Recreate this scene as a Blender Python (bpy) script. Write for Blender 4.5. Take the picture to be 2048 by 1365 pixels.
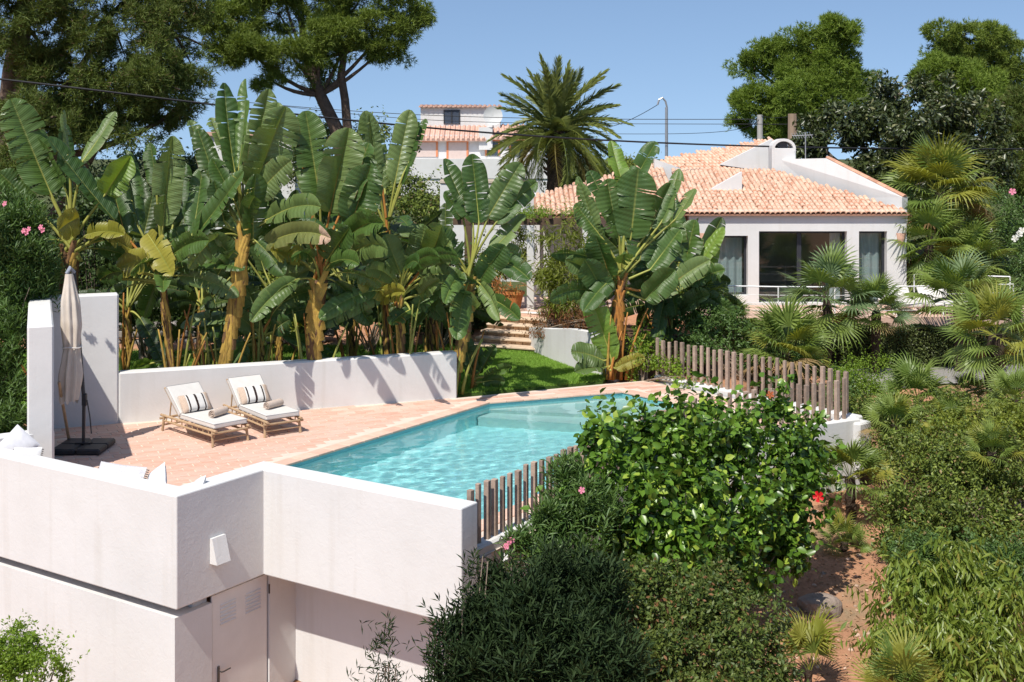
import bpy, math, random
import numpy as np
from mathutils import Vector, Matrix, Quaternion

for o in list(bpy.data.objects):
    bpy.data.objects.remove(o)
SC = bpy.context.scene
COL = SC.collection
R = math.radians

# ------------------------------------------------------------------ camera, sky, sun, exposure
F_PX, HOR, CAM_H = 2400.0, 310.0, 5.5          # focal length in px of the 2048 wide photo, horizon row, eye height over the pool deck
cam_d = bpy.data.cameras.new('camera')
cam = bpy.data.objects.new('camera', cam_d)
COL.objects.link(cam)
cam.location = (0, 0, CAM_H)
cam.rotation_euler = (R(90), 0, 0)
cam_d.sensor_width = 36.0
cam_d.lens = F_PX / 2048 * 36
cam_d.shift_y = -(682.5 - HOR) / 2048
cam_d.clip_start, cam_d.clip_end = 0.1, 3000
SC.camera = cam

SUN_AZ = math.atan2(-.455, -.890)               # direction to the sun, from +Y towards +X
SUN_EL = R(55)
sun_dir = Vector((math.sin(SUN_AZ) * math.cos(SUN_EL), math.cos(SUN_AZ) * math.cos(SUN_EL), math.sin(SUN_EL)))
world = bpy.data.worlds.new('World')
SC.world = world
world.use_nodes = True
wn = world.node_tree
sky = wn.nodes.new('ShaderNodeTexSky')
sky.sky_type = 'NISHITA'
sky.sun_disc = False
sky.sun_elevation = SUN_EL
sky.sun_rotation = SUN_AZ
sky.air_density, sky.dust_density, sky.ozone_density = 1.0, 0.4, 2.0
# summer sky: the blue of the higher sky reaches down to the horizon
wtc = wn.nodes.new('ShaderNodeTexCoord'); wmp = wn.nodes.new('ShaderNodeMapping'); wvn = wn.nodes.new('ShaderNodeVectorMath'); wvn.operation = 'NORMALIZE'
wmp.inputs['Location'].default_value = (0, 0, .17)
wn.links.new(wtc.outputs['Generated'], wmp.inputs[0]); wn.links.new(wmp.outputs[0], wvn.inputs[0]); wn.links.new(wvn.outputs[0], sky.inputs['Vector'])
wn.links.new(sky.outputs[0], wn.nodes['Background'].inputs[0])
wn.nodes['Background'].inputs[1].default_value = 0.136
sun_l = bpy.data.lights.new('sun', 'SUN')
sun_l.energy = 5.0
sun_l.angle = R(0.55)
sun_l.color = (1.0, 0.95, 0.87)
sun = bpy.data.objects.new('sun', sun_l)
COL.objects.link(sun)
sun.rotation_euler = (-sun_dir).to_track_quat('-Z', 'Y').to_euler()
SC.view_settings.view_transform = 'Standard'
SC.view_settings.look = 'None'
SC.view_settings.exposure = 0.14
SC.view_settings.gamma = 1.0
SC.render.engine = 'CYCLES'
SC.cycles.max_bounces = 10
SC.cycles.diffuse_bounces = 4
SC.cycles.transparent_max_bounces = 16
SC.cycles.use_denoising = True
SC.cycles.caustics_refractive = True
SC.cycles.caustics_reflective = False
SC.cycles.sample_clamp_indirect = 6.0

# ------------------------------------------------------------------ helpers
def at(px, py, Y):
    return np.array([(px - 1024) / F_PX * Y, Y, CAM_H - (py - HOR) / F_PX * Y])
def ground_at(px, py, z=0.0):
    Y = (CAM_H - z) * F_PX / (py - HOR)
    return np.array([(px - 1024) / F_PX * Y, Y, z])
U2, V2 = np.array([.545, .8384]), np.array([.8384, -.545])   # pool axes: along the pool, across it
def uv(u, v, z=0.0):
    p = u * U2 + v * V2
    return np.array([p[0], p[1], z])
def nrm(a):
    a = np.asarray(a, float)
    return a / (np.linalg.norm(a, axis=-1, keepdims=True) + 1e-9)

def rootloc(o):
    L = Vector((0, 0, 0))
    while o is not None:
        L = L + o.location
        o = o.parent
    return np.array(L)
def np_mesh(name, V, F, uvs=None, smooth=False):
    me = bpy.data.meshes.new(name)
    V = np.asarray(V, np.float32).reshape(-1, 3)
    if isinstance(F, np.ndarray) and F.ndim == 2:
        k = F.shape[1]
        me.vertices.add(len(V)); me.vertices.foreach_set('co', V.ravel())
        me.loops.add(F.size); me.loops.foreach_set('vertex_index', F.astype(np.int32).ravel())
        me.polygons.add(len(F))
        me.polygons.foreach_set('loop_start', np.arange(len(F), dtype=np.int32) * k)
        me.polygons.foreach_set('loop_total', np.full(len(F), k, np.int32))
        me.update(calc_edges=True)
    else:
        me.from_pydata([tuple(v) for v in V.tolist()], [], [tuple(int(i) for i in f) for f in F])
        me.update()
    if uvs is not None:
        lay = me.uv_layers.new(name='UVMap')
        idx = np.empty(len(me.loops), np.int32); me.loops.foreach_get('vertex_index', idx)
        lay.data.foreach_set('uv', np.asarray(uvs, np.float32)[idx].ravel())
    if smooth:
        me.polygons.foreach_set('use_smooth', np.ones(len(me.polygons), bool))
    return me
def tag(o, label=None, cat=None, group=None, kind=None):
    if label: o['label'] = label
    if cat: o['category'] = cat
    if group: o['group'] = group
    if kind: o['kind'] = kind
    return o
def thing(name, loc, label, cat, group=None):
    o = bpy.data.objects.new(name, None)
    o.empty_display_size = 0.2
    COL.objects.link(o)
    o.location = [float(c) for c in loc]
    return tag(o, label, cat, group)
def link(name, me, mat, parent=None, loc=(0, 0, 0), rot=None, scale=None):
    if mat is not None and not me.materials:
        me.materials.append(mat)
    o = bpy.data.objects.new(name, me)
    COL.objects.link(o)
    o.parent = parent
    o.location = [float(c) for c in loc]
    if rot is not None:
        if isinstance(rot, Quaternion):
            o.rotation_mode = 'QUATERNION'; o.rotation_quaternion = rot
        else:
            o.rotation_euler = rot
    if scale is not None:
        o.scale = (scale,) * 3 if np.isscalar(scale) else scale
    return o
def part(name, V, F, mat, parent=None, uvs=None, smooth=False, kind=None):
    """mesh given in world coordinates, linked as one object under parent"""
    V = np.asarray(V, float).reshape(-1, 3)
    if parent is not None:
        V = V - rootloc(parent)
    o = link(name, np_mesh(name, V, F, uvs, smooth), mat, parent)
    if kind: o['kind'] = kind
    return o
def rel(parent, p):
    return np.asarray(p, float) - rootloc(parent)

class MB:
    def __init__(s): s.V, s.F = [], []
    def add(s, V, F):
        n = len(s.V)
        s.V += [tuple(float(c) for c in v) for v in V]
        s.F += [tuple(int(i) + n for i in f) for f in F]
        return s
    def box(s, c, size, ax=None, bev=0.0):
        """box about centre c; ax = 3x3 rows of axes; bev bevels all edges lightly"""
        h = np.asarray(size, float) / 2
        ax = np.eye(3) if ax is None else np.asarray(ax, float)
        c = np.asarray(c, float)
        if bev <= 0:
            pts = [[sx * h[0], sy * h[1], sz * h[2]] for sx in (-1, 1) for sy in (-1, 1) for sz in (-1, 1)]
            f = [(0, 1, 3, 2), (4, 6, 7, 5), (0, 4, 5, 1), (2, 3, 7, 6), (0, 2, 6, 4), (1, 5, 7, 3)]
            return s.add(c + np.array(pts) @ ax, f)
        b = min(bev, *(h * .9))
        pts, idx = [], {}
        for sx in (-1, 1):
            for sy in (-1, 1):
                for sz in (-1, 1):
                    for k in range(3):
                        p = [sx * (h[0] - b), sy * (h[1] - b), sz * (h[2] - b)]
                        p[k] = (sx, sy, sz)[k] * h[k]
                        idx[(sx, sy, sz, k)] = len(pts); pts.append(p)
        f = []
        for k in range(3):
            a, bb = [i for i in range(3) if i != k]
            for sg in (-1, 1):
                q = []
                for (p, r) in ((-1, -1), (1, -1), (1, 1), (-1, 1)):
                    t = [0, 0, 0]; t[k] = sg; t[a] = p; t[bb] = r
                    q.append(idx[(*t, k)])
                f.append(q if (sg > 0) == (k != 1) else q[::-1])
            for p in (-1, 1):
                for r in (-1, 1):
                    e = []
                    for sg in (-1, 1):
                        t = [0, 0, 0]; t[k] = sg; t[a] = p; t[bb] = r
                        e.append((idx[(*t, a)], idx[(*t, bb)]))
                    f.append((e[0][0], e[1][0], e[1][1], e[0][1]))
        for sx in (-1, 1):
            for sy in (-1, 1):
                for sz in (-1, 1):
                    f.append([idx[(sx, sy, sz, k)] for k in range(3)])
        return s.add(c + np.array(pts) @ ax, f)
    def uvbox(s, u0, u1, v0, v1, z0, z1, bev=0.0):
        c = uv((u0 + u1) / 2, (v0 + v1) / 2, (z0 + z1) / 2)
        return s.box(c, (abs(u1 - u0), abs(v1 - v0), abs(z1 - z0)), np.array([[*U2, 0], [*V2, 0], [0, 0, 1]]), bev)
    def prism(s, poly, z0, z1):
        n = len(poly)
        z0s = z0 if hasattr(z0, '__len__') else [z0] * n
        z1s = z1 if hasattr(z1, '__len__') else [z1] * n
        V = [(p[0], p[1], z) for p, z in zip(poly, z0s)] + [(p[0], p[1], z) for p, z in zip(poly, z1s)]
        F = [tuple(range(n - 1, -1, -1)), tuple(range(n, 2 * n))] + [(i, (i + 1) % n, n + (i + 1) % n, n + i) for i in range(n)]
        return s.add(V, F)
    def slab(s, pts, nrm_vec):
        """planar polygon pts extruded by nrm_vec"""
        n = len(pts); pts = np.asarray(pts, float)
        V = np.vstack([pts, pts + np.asarray(nrm_vec, float)])
        F = [tuple(range(n - 1, -1, -1)), tuple(range(n, 2 * n))] + [(i, (i + 1) % n, n + (i + 1) % n, n + i) for i in range(n)]
        return s.add(V, F)
    def tube(s, pts, rad, seg=8, cap=True, jit=0, rng=None, squash=1.0):
        pts = np.asarray(pts, float); n = len(pts)
        rad = np.full(n, rad, float) if np.isscalar(rad) else np.asarray(rad, float)
        tan = nrm(np.gradient(pts, axis=0))
        ref = np.array([0, 0, 1.0]) if abs(tan[0][2]) < .9 else np.array([1.0, 0, 0])
        a = nrm(np.cross(tan[0], ref)); V = []
        for i in range(n):
            a = nrm(a - tan[i] * np.dot(a, tan[i])); b = np.cross(tan[i], a)
            for k in range(seg):
                th = 2 * math.pi * k / seg
                r = rad[i] * (1 + (rng.normal() * jit if rng is not None else 0))
                V.append(pts[i] + r * (math.cos(th) * a + math.sin(th) * b * squash))
        F = [(i * seg + k, i * seg + (k + 1) % seg, (i + 1) * seg + (k + 1) % seg, (i + 1) * seg + k) for i in range(n - 1) for k in range(seg)]
        if cap:
            F += [tuple(range(seg - 1, -1, -1)), tuple(range((n - 1) * seg, n * seg))]
        return s.add(V, F)
    def lathe(s, c, prof, seg=16):
        V = [(c[0] + r * math.cos(2 * math.pi * k / seg), c[1] + r * math.sin(2 * math.pi * k / seg), c[2] + z) for r, z in prof for k in range(seg)]
        n = len(prof)
        F = [(i * seg + k, i * seg + (k + 1) % seg, (i + 1) * seg + (k + 1) % seg, (i + 1) * seg + k) for i in range(n - 1) for k in range(seg)]
        F += [tuple(range(seg - 1, -1, -1)), tuple(range((n - 1) * seg, n * seg))]
        return s.add(V, F)
    def build(s, name, mat, parent=None, smooth=False, kind=None):
        return part(name, np.array(s.V), s.F, mat, parent, smooth=smooth, kind=kind)
    def mesh(s, name, smooth=False):
        return np_mesh(name, np.array(s.V), s.F, smooth=smooth)

def bez(a, b, c, n):
    t = np.linspace(0, 1, n)[:, None]
    return (1 - t) ** 2 * np.asarray(a) + 2 * t * (1 - t) * np.asarray(b) + t ** 2 * np.asarray(c)
def wall_seg(mb, a, b, th, z0, z1, side=1, bev=0.015):
    """straight wall from plan point a to b, thickness th to the given side"""
    a, b = np.asarray(a[:2], float), np.asarray(b[:2], float)
    d = (b - a) / np.linalg.norm(b - a); n = np.array([-d[1], d[0]]) * side
    c = (a + b) / 2 + n * th / 2
    mb.box((c[0], c[1], (z0 + z1) / 2), (np.linalg.norm(b - a), th, z1 - z0), np.array([[*d, 0], [*(np.array([-d[1], d[0]])), 0], [0, 0, 1]]), bev)
    return mb
def holed_wall(xc, zc, holes, y0, y1):
    """wall in the XZ plane cut by lines xc, zc; holes = set of (i,j) cells left open; y0 front, y1 back"""
    V, F, idx = [], [], {}
    def vid(x, y, z):
        k = (round(x, 4), round(y, 4), round(z, 4))
        if k not in idx: idx[k] = len(V); V.append((x, y, z))
        return idx[k]
    nx, nz = len(xc) - 1, len(zc) - 1
    solid = lambda i, j: 0 <= i < nx and 0 <= j < nz and (i, j) not in holes
    for i in range(nx):
        for j in range(nz):
            if not solid(i, j): continue
            x0, x1, z0, z1 = xc[i], xc[i + 1], zc[j], zc[j + 1]
            F.append((vid(x0, y0, z0), vid(x1, y0, z0), vid(x1, y0, z1), vid(x0, y0, z1)))
            F.append((vid(x0, y1, z0), vid(x0, y1, z1), vid(x1, y1, z1), vid(x1, y1, z0)))
            if not solid(i - 1, j): F.append((vid(x0, y0, z0), vid(x0, y0, z1), vid(x0, y1, z1), vid(x0, y1, z0)))
            if not solid(i + 1, j): F.append((vid(x1, y0, z0), vid(x1, y1, z0), vid(x1, y1, z1), vid(x1, y0, z1)))
            if not solid(i, j - 1): F.append((vid(x0, y0, z0), vid(x0, y1, z0), vid(x1, y1, z0), vid(x1, y0, z0)))
            if not solid(i, j + 1): F.append((vid(x0, y0, z1), vid(x1, y0, z1), vid(x1, y1, z1), vid(x0, y1, z1)))
    return V, F

# ------------------------------------------------------------------ materials
class NT:
    def __init__(s, name):
        s.m = bpy.data.materials.new(name); s.m.use_nodes = True
        s.t = s.m.node_tree; s.n = s.t.nodes; s.l = s.t.links
        s.bsdf = s.n['Principled BSDF']; s.out = s.n['Material Output']
    def new(s, ty, **kw):
        n = s.n.new('ShaderNode' + ty)
        for k, v in kw.items(): setattr(n, k, v)
        return n
    def noise(s, scale, detail=4, rough=.6, coord=None, dist=0):
        n = s.new('TexNoise'); n.inputs['Scale'].default_value = scale; n.inputs['Detail'].default_value = detail
        n.inputs['Roughness'].default_value = rough; n.inputs['Distortion'].default_value = dist
        s.l.new(coord if coord is not None else s.coord(), n.inputs['Vector'])
        return n.outputs['Fac']
    def coord(s, which='Object'):
        if not hasattr(s, '_tc'): s._tc = s.new('TexCoord')
        return s._tc.outputs[which]
    def ramp(s, fac, a, b, p0=.3, p1=.7):
        r = s.new('ValToRGB'); e = r.color_ramp.elements
        e[0].position, e[1].position = p0, p1
        e[0].color, e[1].color = (*a, 1), (*b, 1)
        s.l.new(fac, r.inputs[0]); return r.outputs[0]
    def mix(s, fac, a, b, blend='MIX'):
        m = s.new('MixRGB', blend_type=blend)
        for sock, v in zip(m.inputs, (fac, a, b)):
            if hasattr(v, 'default_value') or hasattr(v, 'is_linked'): s.l.new(v, sock)
            elif isinstance(v, (int, float)): sock.default_value = v
            else: sock.default_value = (*v, 1)
        return m.outputs[0]
    def math(s, op, a, b=None, clamp=False):
        m = s.new('Math', operation=op); m.use_clamp = clamp
        for sock, v in zip(m.inputs, (a, b)):
            if v is None: continue
            if isinstance(v, (int, float)): sock.default_value = v
            else: s.l.new(v, sock)
        return m.outputs[0]
    def bump(s, h, strength=.3, dist=.02):
        b = s.new('Bump'); b.inputs['Strength'].default_value = strength; b.inputs['Distance'].default_value = dist
        s.l.new(h, b.inputs['Height']); s.l.new(b.outputs[0], s.bsdf.inputs['Normal']); return b
    def hsv(s, col, val=None, hue=None, sat=None):
        h = s.new('HueSaturation'); s.l.new(col, h.inputs['Color'])
        for k, v in (('Value', val), ('Hue', hue), ('Saturation', sat)):
            if v is None: continue
            if isinstance(v, (int, float)): h.inputs[k].default_value = v
            else: s.l.new(v, h.inputs[k])
        return h.outputs[0]
    def rand(s, lo, hi, island=False):
        n = s.new('NewGeometry').outputs['Random Per Island'] if island else s.new('ObjectInfo').outputs['Random']
        m = s.new('MapRange'); m.inputs['To Min'].default_value, m.inputs['To Max'].default_value = lo, hi
        s.l.new(n, m.inputs['Value']); return m.outputs[0]
    def base(s, col, rough=.8, spec=.3):
        s.l.new(col, s.bsdf.inputs['Base Color']); s.bsdf.inputs['Roughness'].default_value = rough
        s.bsdf.inputs['Specular IOR Level'].default_value = spec
        return s
MATS = {}
def mat(name, a, b=None, rough=.8, spec=.3, ns=5., bump=.15, bs=60., bd=.01, var=0., island=0., metal=0., p0=.3, p1=.7):
    """plain surface: two tones by noise, value jitter per object or per island, fine bump"""
    if name in MATS: return MATS[name]
    t = NT(name); b = b or tuple(c * .8 for c in a)
    c = t.ramp(t.noise(ns), a, b, p0, p1)
    if var: c = t.hsv(c, t.rand(1 - var, 1 + var))
    if island: c = t.hsv(c, t.rand(1 - island, 1 + island, True))
    t.base(c, rough, spec); t.bsdf.inputs['Metallic'].default_value = metal
    if bump: t.bump(t.noise(bs, 6), bump, bd)
    MATS[name] = t.m; return t.m
def leafmat(name, a, b, trans=.3, rough=.45, spec=.4, island=True, var=.35, tcol=None, old=None, ns=.8):
    if name in MATS: return MATS[name]
    t = NT(name)
    c = t.mix(t.rand(0, 1, island), a, b)
    c = t.hsv(c, t.math('ADD', t.math('MULTIPLY', t.noise(ns, 2), var * 2), 1 - var))
    if old is not None:
        r = t.rand(0, 1, island)
        c = t.mix(t.math('GREATER_THAN', r, 1 - old[0]), c, old[1])
    t.base(c, rough, spec)
    tr = t.new('BsdfTranslucent')
    if tcol is None:
        tc = t.mix(.55, c, (a[0] * 2.4, a[1] * 2.2, a[2] * .7))
    else: tc = t.mix(.8, c, tcol)
    t.l.new(tc, tr.inputs['Color'])
    mx = t.new('MixShader'); mx.inputs[0].default_value = trans
    t.l.new(t.bsdf.outputs[0], mx.inputs[1]); t.l.new(tr.outputs[0], mx.inputs[2]); t.l.new(mx.outputs[0], t.out.inputs['Surface'])
    MATS[name] = t.m; return t.m

def stucco():
    t = NT('white_stucco')
    big = t.noise(.9, 5, .6)
    c = t.ramp(big, (.61, .60, .58), (.66, .652, .635), .3, .65)
    w = t.new('TexNoise'); w.inputs['Scale'].default_value = 1.0; w.inputs['Detail'].default_value = 6
    mp = t.new('Mapping'); mp.inputs['Scale'].default_value = (5, 5, .35)
    t.l.new(t.coord(), mp.inputs[0]); t.l.new(mp.outputs[0], w.inputs['Vector'])
    st = t.ramp(w.outputs['Fac'], (1, 1, 1), (.80, .76, .70), .55, .82)
    c = t.mix(.45, c, st, 'MULTIPLY')
    sp_ = t.ramp(t.noise(55, 3, .7), (1, 1, 1), (.72, .68, .62), .70, .78)
    c = t.mix(.35, c, sp_, 'MULTIPLY')
    t.base(c, .9, .15)
    h = t.math('ADD', t.noise(3.0, 3), t.math('MULTIPLY', t.noise(70, 4), .10))
    h = t.math('ADD', h, t.math('MULTIPLY', t.noise(9, 4, .6, dist=1.5), .8))
    t.bump(h, .28, .014); return t.m
STUCCO = stucco()
MATS['stucco'] = STUCCO
TERRA = mat('terracotta_tile', (.66, .40, .29), (.60, .30, .21), .75, .25, 2.5, .2, 50, .004, var=.13)
def tile_mat():
    t = NT('deck_terracotta')
    c = t.mix(t.rand(0, 1), (.69, .475, .375), (.585, .315, .225))
    c = t.mix(t.math('MULTIPLY', t.ramp(t.noise(3.5, 5, .65), (0, 0, 0), (1, 1, 1), .35, .75), .55), c, (.72, .56, .46))
    c = t.hsv(c, t.rand(.93, 1.07))
    t.base(c, .7, .3); t.bump(t.noise(45, 5), .25, .004); return t.m
DECKTILE = tile_mat()
def tile_mat_i():
    t = NT('deck_terracotta_field')
    c = t.mix(t.rand(0, 1, True), (.69, .475, .375), (.585, .315, .225))
    c = t.mix(t.math('MULTIPLY', t.ramp(t.noise(3.5, 5, .65), (0, 0, 0), (1, 1, 1), .35, .75), .55), c, (.72, .56, .46))
    t.base(c, .7, .3); t.bump(t.noise(45, 5), .25, .004); return t.m
DECKTILE_I = tile_mat_i()
GROUT = mat('deck_mortar', (.72, .60, .50), (.64, .52, .43), .95, .1, 4)
WOOD_GREY = mat('weathered_wood', (.40, .30, .235), (.27, .20, .155), .85, .15, 9, .5, 30, .01, var=.22)
BAMBOO = mat('bamboo_cane', (.47, .33, .20), (.35, .23, .13), .55, .4, 8, .15, 60, .003, var=.12)
CANVAS = mat('cream_canvas', (.66, .63, .59), (.61, .58, .54), .95, .1, 7, .2, 220, .002)
DARKMETAL = mat('dark_metal', (.035, .035, .04), (.025, .025, .03), .45, .5, 5, .05, 40)
CHAR = mat('charcoal_frame', (.03, .032, .038), (.022, .024, .03), .5, .4, 5, 0)
WHITE_PAINT = mat('white_paint', (.80, .80, .79), (.74, .74, .73), .5, .4, 4, .05, 60)
# ------------------------------------------------------------------ terrain
CTRL = np.array([
    # x, y, z
    (-9, 27, -.06), (-6, 28, -.06), (-3, 29, -.06), (0, 29.5, -.06), (-6, 33, -.06), (-2, 33, -.06), (0, 32, -.06), (-11, 30, 0), (-10, 34, .1), (2.2, 30.5, -.06),
    (-14, 24, -.3), (-13, 19, -1.5), (-16, 30, .2), (-4, 38, .5), (-10, 40, 1.0), (0, 38.5, .8),
    (5, 36.5, .8), (9, 36.5, .8), (13, 36.5, .7), (9, 42, .8), (16, 40, .8), (4.5, 33.3, .1), (6.5, 32.5, -.1), (5, 30, -.15), (9, 32.6, -.42), (11, 32.8, -.45), (13, 33.2, -.45), (15, 33.6, -.4),
    (7.2, 29, -.55), (9.5, 29.5, -.8), (12.5, 29.5, -.9), (8.6, 25.5, -1.1), (11, 25, -1.5), (14, 25, -1.5), (7.2, 23.8, -1.3), (7.4, 22, -1.65), (5.5, 21, -1.75), (9.5, 21, -2.0), (12.5, 20, -2.1),
    (4.3, 19, -1.9), (5.4, 19, -2.0), (7, 18.5, -2.1), (2.5, 17.5, -2.2), (1.0, 16, -2.5), (3, 14.5, -2.5), (5.5, 15, -2.35), (7.5, 14.5, -2.5), (-.5, 14.5, -2.85), (-3, 15.5, -2.95), (-6, 15.5, -2.95), (-9, 16.5, -2.95), (-3, 12, -3.0), (3, 11, -3.0),
    (-6, 60, 2.0), (-18, 45, 1.5), (-8, 50, 1.6), (4, 55, 2), (15, 55, 2), (28, 45, 1.2), (24, 30, -.4), (20, 22, -1.6), (-30, 30, .5), (-30, 60, 3), (-7, 90, 2.6), (30, 90, 3), (60, 60, 2), (0, 130, 3), (-60, 100, 4), (-22, 18, -2), (15, 12, -2.8), (-15, 10, -3.2)])
def gz(x, y):
    x = np.asarray(x, float); y = np.asarray(y, float)
    d2 = (x[..., None] - CTRL[:, 0]) ** 2 + (y[..., None] - CTRL[:, 1]) ** 2 + .35
    w = d2 ** -1.8
    return (w * CTRL[:, 2]).sum(-1) / w.sum(-1)
def inside(poly, x, y):
    c = np.zeros(np.shape(x), bool); n = len(poly)
    for i in range(n):
        (x0, y0), (x1, y1) = poly[i][:2], poly[(i + 1) % n][:2]
        c ^= ((y0 > y) != (y1 > y)) & (x < (x1 - x0) * (y - y0) / (y1 - y0 + 1e-12) + x0)
    return c
CORNER, FARFENCE, LAWN_E, D_R, D_L = (7.0, 24.6), (3.3, 29.3), (2.1, 28.8), (-1.24, 27.2), (-9.25, 24.16)
DECK = [tuple(uv(11.6, -16.4)[:2]), tuple(uv(11.6, -13.1)[:2]), tuple(uv(13.25, -13.1)[:2]), tuple(uv(13.25, -9.3)[:2]), tuple(uv(20.9, -9.35)[:2]), CORNER, FARFENCE, LAWN_E, D_R, D_L, (-7.9, 20.35), (-8.8, 19.7)]
POOL = [(13.9, -14.98), (22.08, -14.96), (24.78, -13.05), (23.95, -10.21), (13.9, -10.21)]
POOLXY = [tuple(uv(*p)[:2]) for p in POOL]
SHELL = [tuple(uv(11.75, -18)[:2]), tuple(uv(11.75, -13.2)[:2]), tuple(uv(14.1, -13.2)[:2]), tuple(uv(14.1, -9.8)[:2]), tuple(uv(20.7, -9.8)[:2]), (6.3, 24.5), (3.0, 28.5), (-1.0, 26.6), (-8.6, 23.8), (-9.4, 21)]
def ground_mat():
    t = NT('red_earth')
    n1 = t.noise(.45, 6, .65); n2 = t.noise(6, 6, .7)
    c = t.ramp(n2, (.50, .265, .155), (.37, .185, .105), .3, .72)
    c = t.mix(t.ramp(n1, (0, 0, 0), (1, 1, 1), .5, .68), c, (.26, .20, .125))
    geo = t.new('NewGeometry'); sg = t.new('SeparateXYZ'); t.l.new(geo.outputs['Position'], sg.inputs[0])
    scrub = t.math('ADD', t.math('MULTIPLY', t.math('SUBTRACT', sg.outputs[1], 37.0), .4), t.math('MULTIPLY', n1, .6), True)
    c = t.mix(scrub, c, t.ramp(n2, (.10, .115, .045), (.055, .07, .025), .3, .7))
    lit = t.ramp(t.noise(38, 5, .75), (0, 0, 0), (1, 1, 1), .6, .68)
    c = t.mix(t.math('MULTIPLY', lit, .55), c, (.46, .34, .23))
    t.base(c, .95, .1)
    t.bump(t.math('ADD', t.noise(14, 6, .7), t.math('MULTIPLY', t.noise(70, 4), .4)), .6, .05); return t.m
EARTH = ground_mat()
def axis(lo, hi, fine0, fine1, step, grow=1.25):
    a = list(np.arange(fine0, fine1 + 1e-6, step)); s = step
    while a[-1] < hi: s *= grow; a.append(a[-1] + s)
    s = step; b = [a[0]]
    while b[-1] > lo: s *= grow; b.append(b[-1] - s)
    return np.array(b[:0:-1] + a)
gx, gy = axis(-900, 900, -12, 17, .3), axis(-60, 1500, 11, 44, .3)
X, Y = np.meshgrid(gx, gy)
rngG = np.random.default_rng(5)
Z = gz(X, Y)
bumpy = sum(np.sin(X * f + p) * np.cos(Y * f * 1.1 + q) / f for f, p, q in ((1.7, 1, 2), (3.1, .3, 4), (5.3, 2, 1))) * .05
outside = (Y < 29) & (X > 0) | (Y < 22)
Z = Z + np.where(outside, bumpy, bumpy * .15)
Z[inside(SHELL, X, Y)] = -3.6
lawnbox = (X > -16) & (X < 3.0) & (Y > 24.4) & (Y < 33.6) & ~inside(SHELL, X, Y)
Z = np.where(lawnbox, np.minimum(Z, -.05), Z)
ny, nx = X.shape
ii = np.arange(ny * nx).reshape(ny, nx)
Fq = np.stack([ii[:-1, :-1], ii[:-1, 1:], ii[1:, 1:], ii[1:, :-1]], -1).reshape(-1, 4)
tag(part('ground', np.stack([X, Y, Z], -1), Fq, EARTH, smooth=True), 'bare reddish earth of the sloping garden', kind='structure')

# lawn sheet with grass blades
LAWN = [(-9.6, 24.6), (-1.1, 27.55), (2.2, 29.05), (2.45, 30.0), (1.75, 30.3), (.62, 33.4), (-.9, 34.6), (-9.5, 34.6), (-16, 34.6), (-16, 25.5), (-10.2, 25.2)]
LAWN_SOIL = mat('lawn_soil', (.07, .13, .025), (.05, .09, .02), .95, .1, 3)
mbl = MB().prism(LAWN, -.2, .012)
lawn = tag(mbl.build('lawn', LAWN_SOIL), kind='structure')
def grass(n, xr, yr, h, poly, name, parent, m, seed):
    g = np.random.default_rng(seed)
    x, y = g.uniform(*xr, n), g.uniform(*yr, n)
    k = inside(poly, x, y); x, y = x[k], y[k]; n = len(x)
    P = np.stack([x, y, np.full(n, .01)], 1); th = g.uniform(0, 6.28, n); w = .012
    a = np.stack([np.cos(th), np.sin(th), 0 * th], 1) * w
    tip = P + np.stack([g.normal(0, .03, n), g.normal(0, .03, n), g.uniform(.5, 1.1, n) * h], 1)
    V = np.stack([P - a, P + a, tip], 1).reshape(-1, 3)
    return part(name, V, np.arange(3 * n).reshape(n, 3), m, parent, kind='stuff')
GRASS = leafmat('grass_blade', (.18, .33, .05), (.29, .44, .08), .35, .6, .2, True, .25)
grass(110000, (-2.2, 2.6), (27.3, 34.7), .07, LAWN, 'grass', lawn, GRASS, 1)
grass(60000, (-14, -2.2), (24.5, 34.7), .08, LAWN, 'grass', lawn, GRASS, 2)

# gravel path past the hedge
GRAVEL = mat('grey_gravel', (.33, .31, .29), (.22, .205, .19), .95, .1, 30, .6, 90, .02)
pv, pf = [], []
for i in range(30):
    t = i / 29
    c = np.array([8.4, 31.6]) * (1 - t) + np.array([15.5, 33.3]) * t + np.array([0, .25 * math.sin(t * 5)])
    for k in (-1, -.3, .3, 1):
        p = c + np.array([-.2, .98]) * (k * .95 - .2)
        pv.append((p[0], p[1], float(gz(p[0], p[1])) + .09 - .03 * abs(k)))
for i in range(29):
    for k in range(3): pf.append((i * 4 + k, i * 4 + k + 1, i * 4 + k + 5, i * 4 + k + 4))
tag(part('gravel_path', pv, pf, GRAVEL, smooth=True), kind='structure')

# ------------------------------------------------------------------ pool deck: mortar bed + terracotta tiles
deck = bpy.data.objects.new('pool_deck', None); COL.objects.link(deck)
tag(deck, kind='structure')
def poly_with_hole(outer, inner, z):
    import mathutils.geometry as mg
    t = mg.delaunay_2d_cdt([Vector(p) for p in list(outer) + list(inner)], [], [list(range(len(outer))), list(range(len(outer), len(outer) + len(inner)))], 0, 1e-5)
    vs, fs = t[0], t[2]
    keep = []
    for f in fs:
        c = sum((vs[i] for i in f), Vector((0, 0))) / len(f)
        if inside(outer, np.array(c.x), np.array(c.y)) and not inside(inner, np.array(c.x), np.array(c.y)): keep.append(f)
    return [(v.x, v.y, z) for v in vs], keep
V, F = poly_with_hole(DECK, POOLXY, -.012)
part('mortar_bed', V, F, GROUT, deck)
TA, TB = nrm(np.array([.9, .436])), nrm(np.array([-.436, .9]))
TL, TW, JT = .40, .205, .020
EDGE_IN = [tuple(uv(u, v)[:2]) for u, v in ((13.6, -15.28), (22.17, -15.26), (25.12, -13.15), (24.2, -9.92), (13.6, -9.92))]
tiles = []
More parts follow.
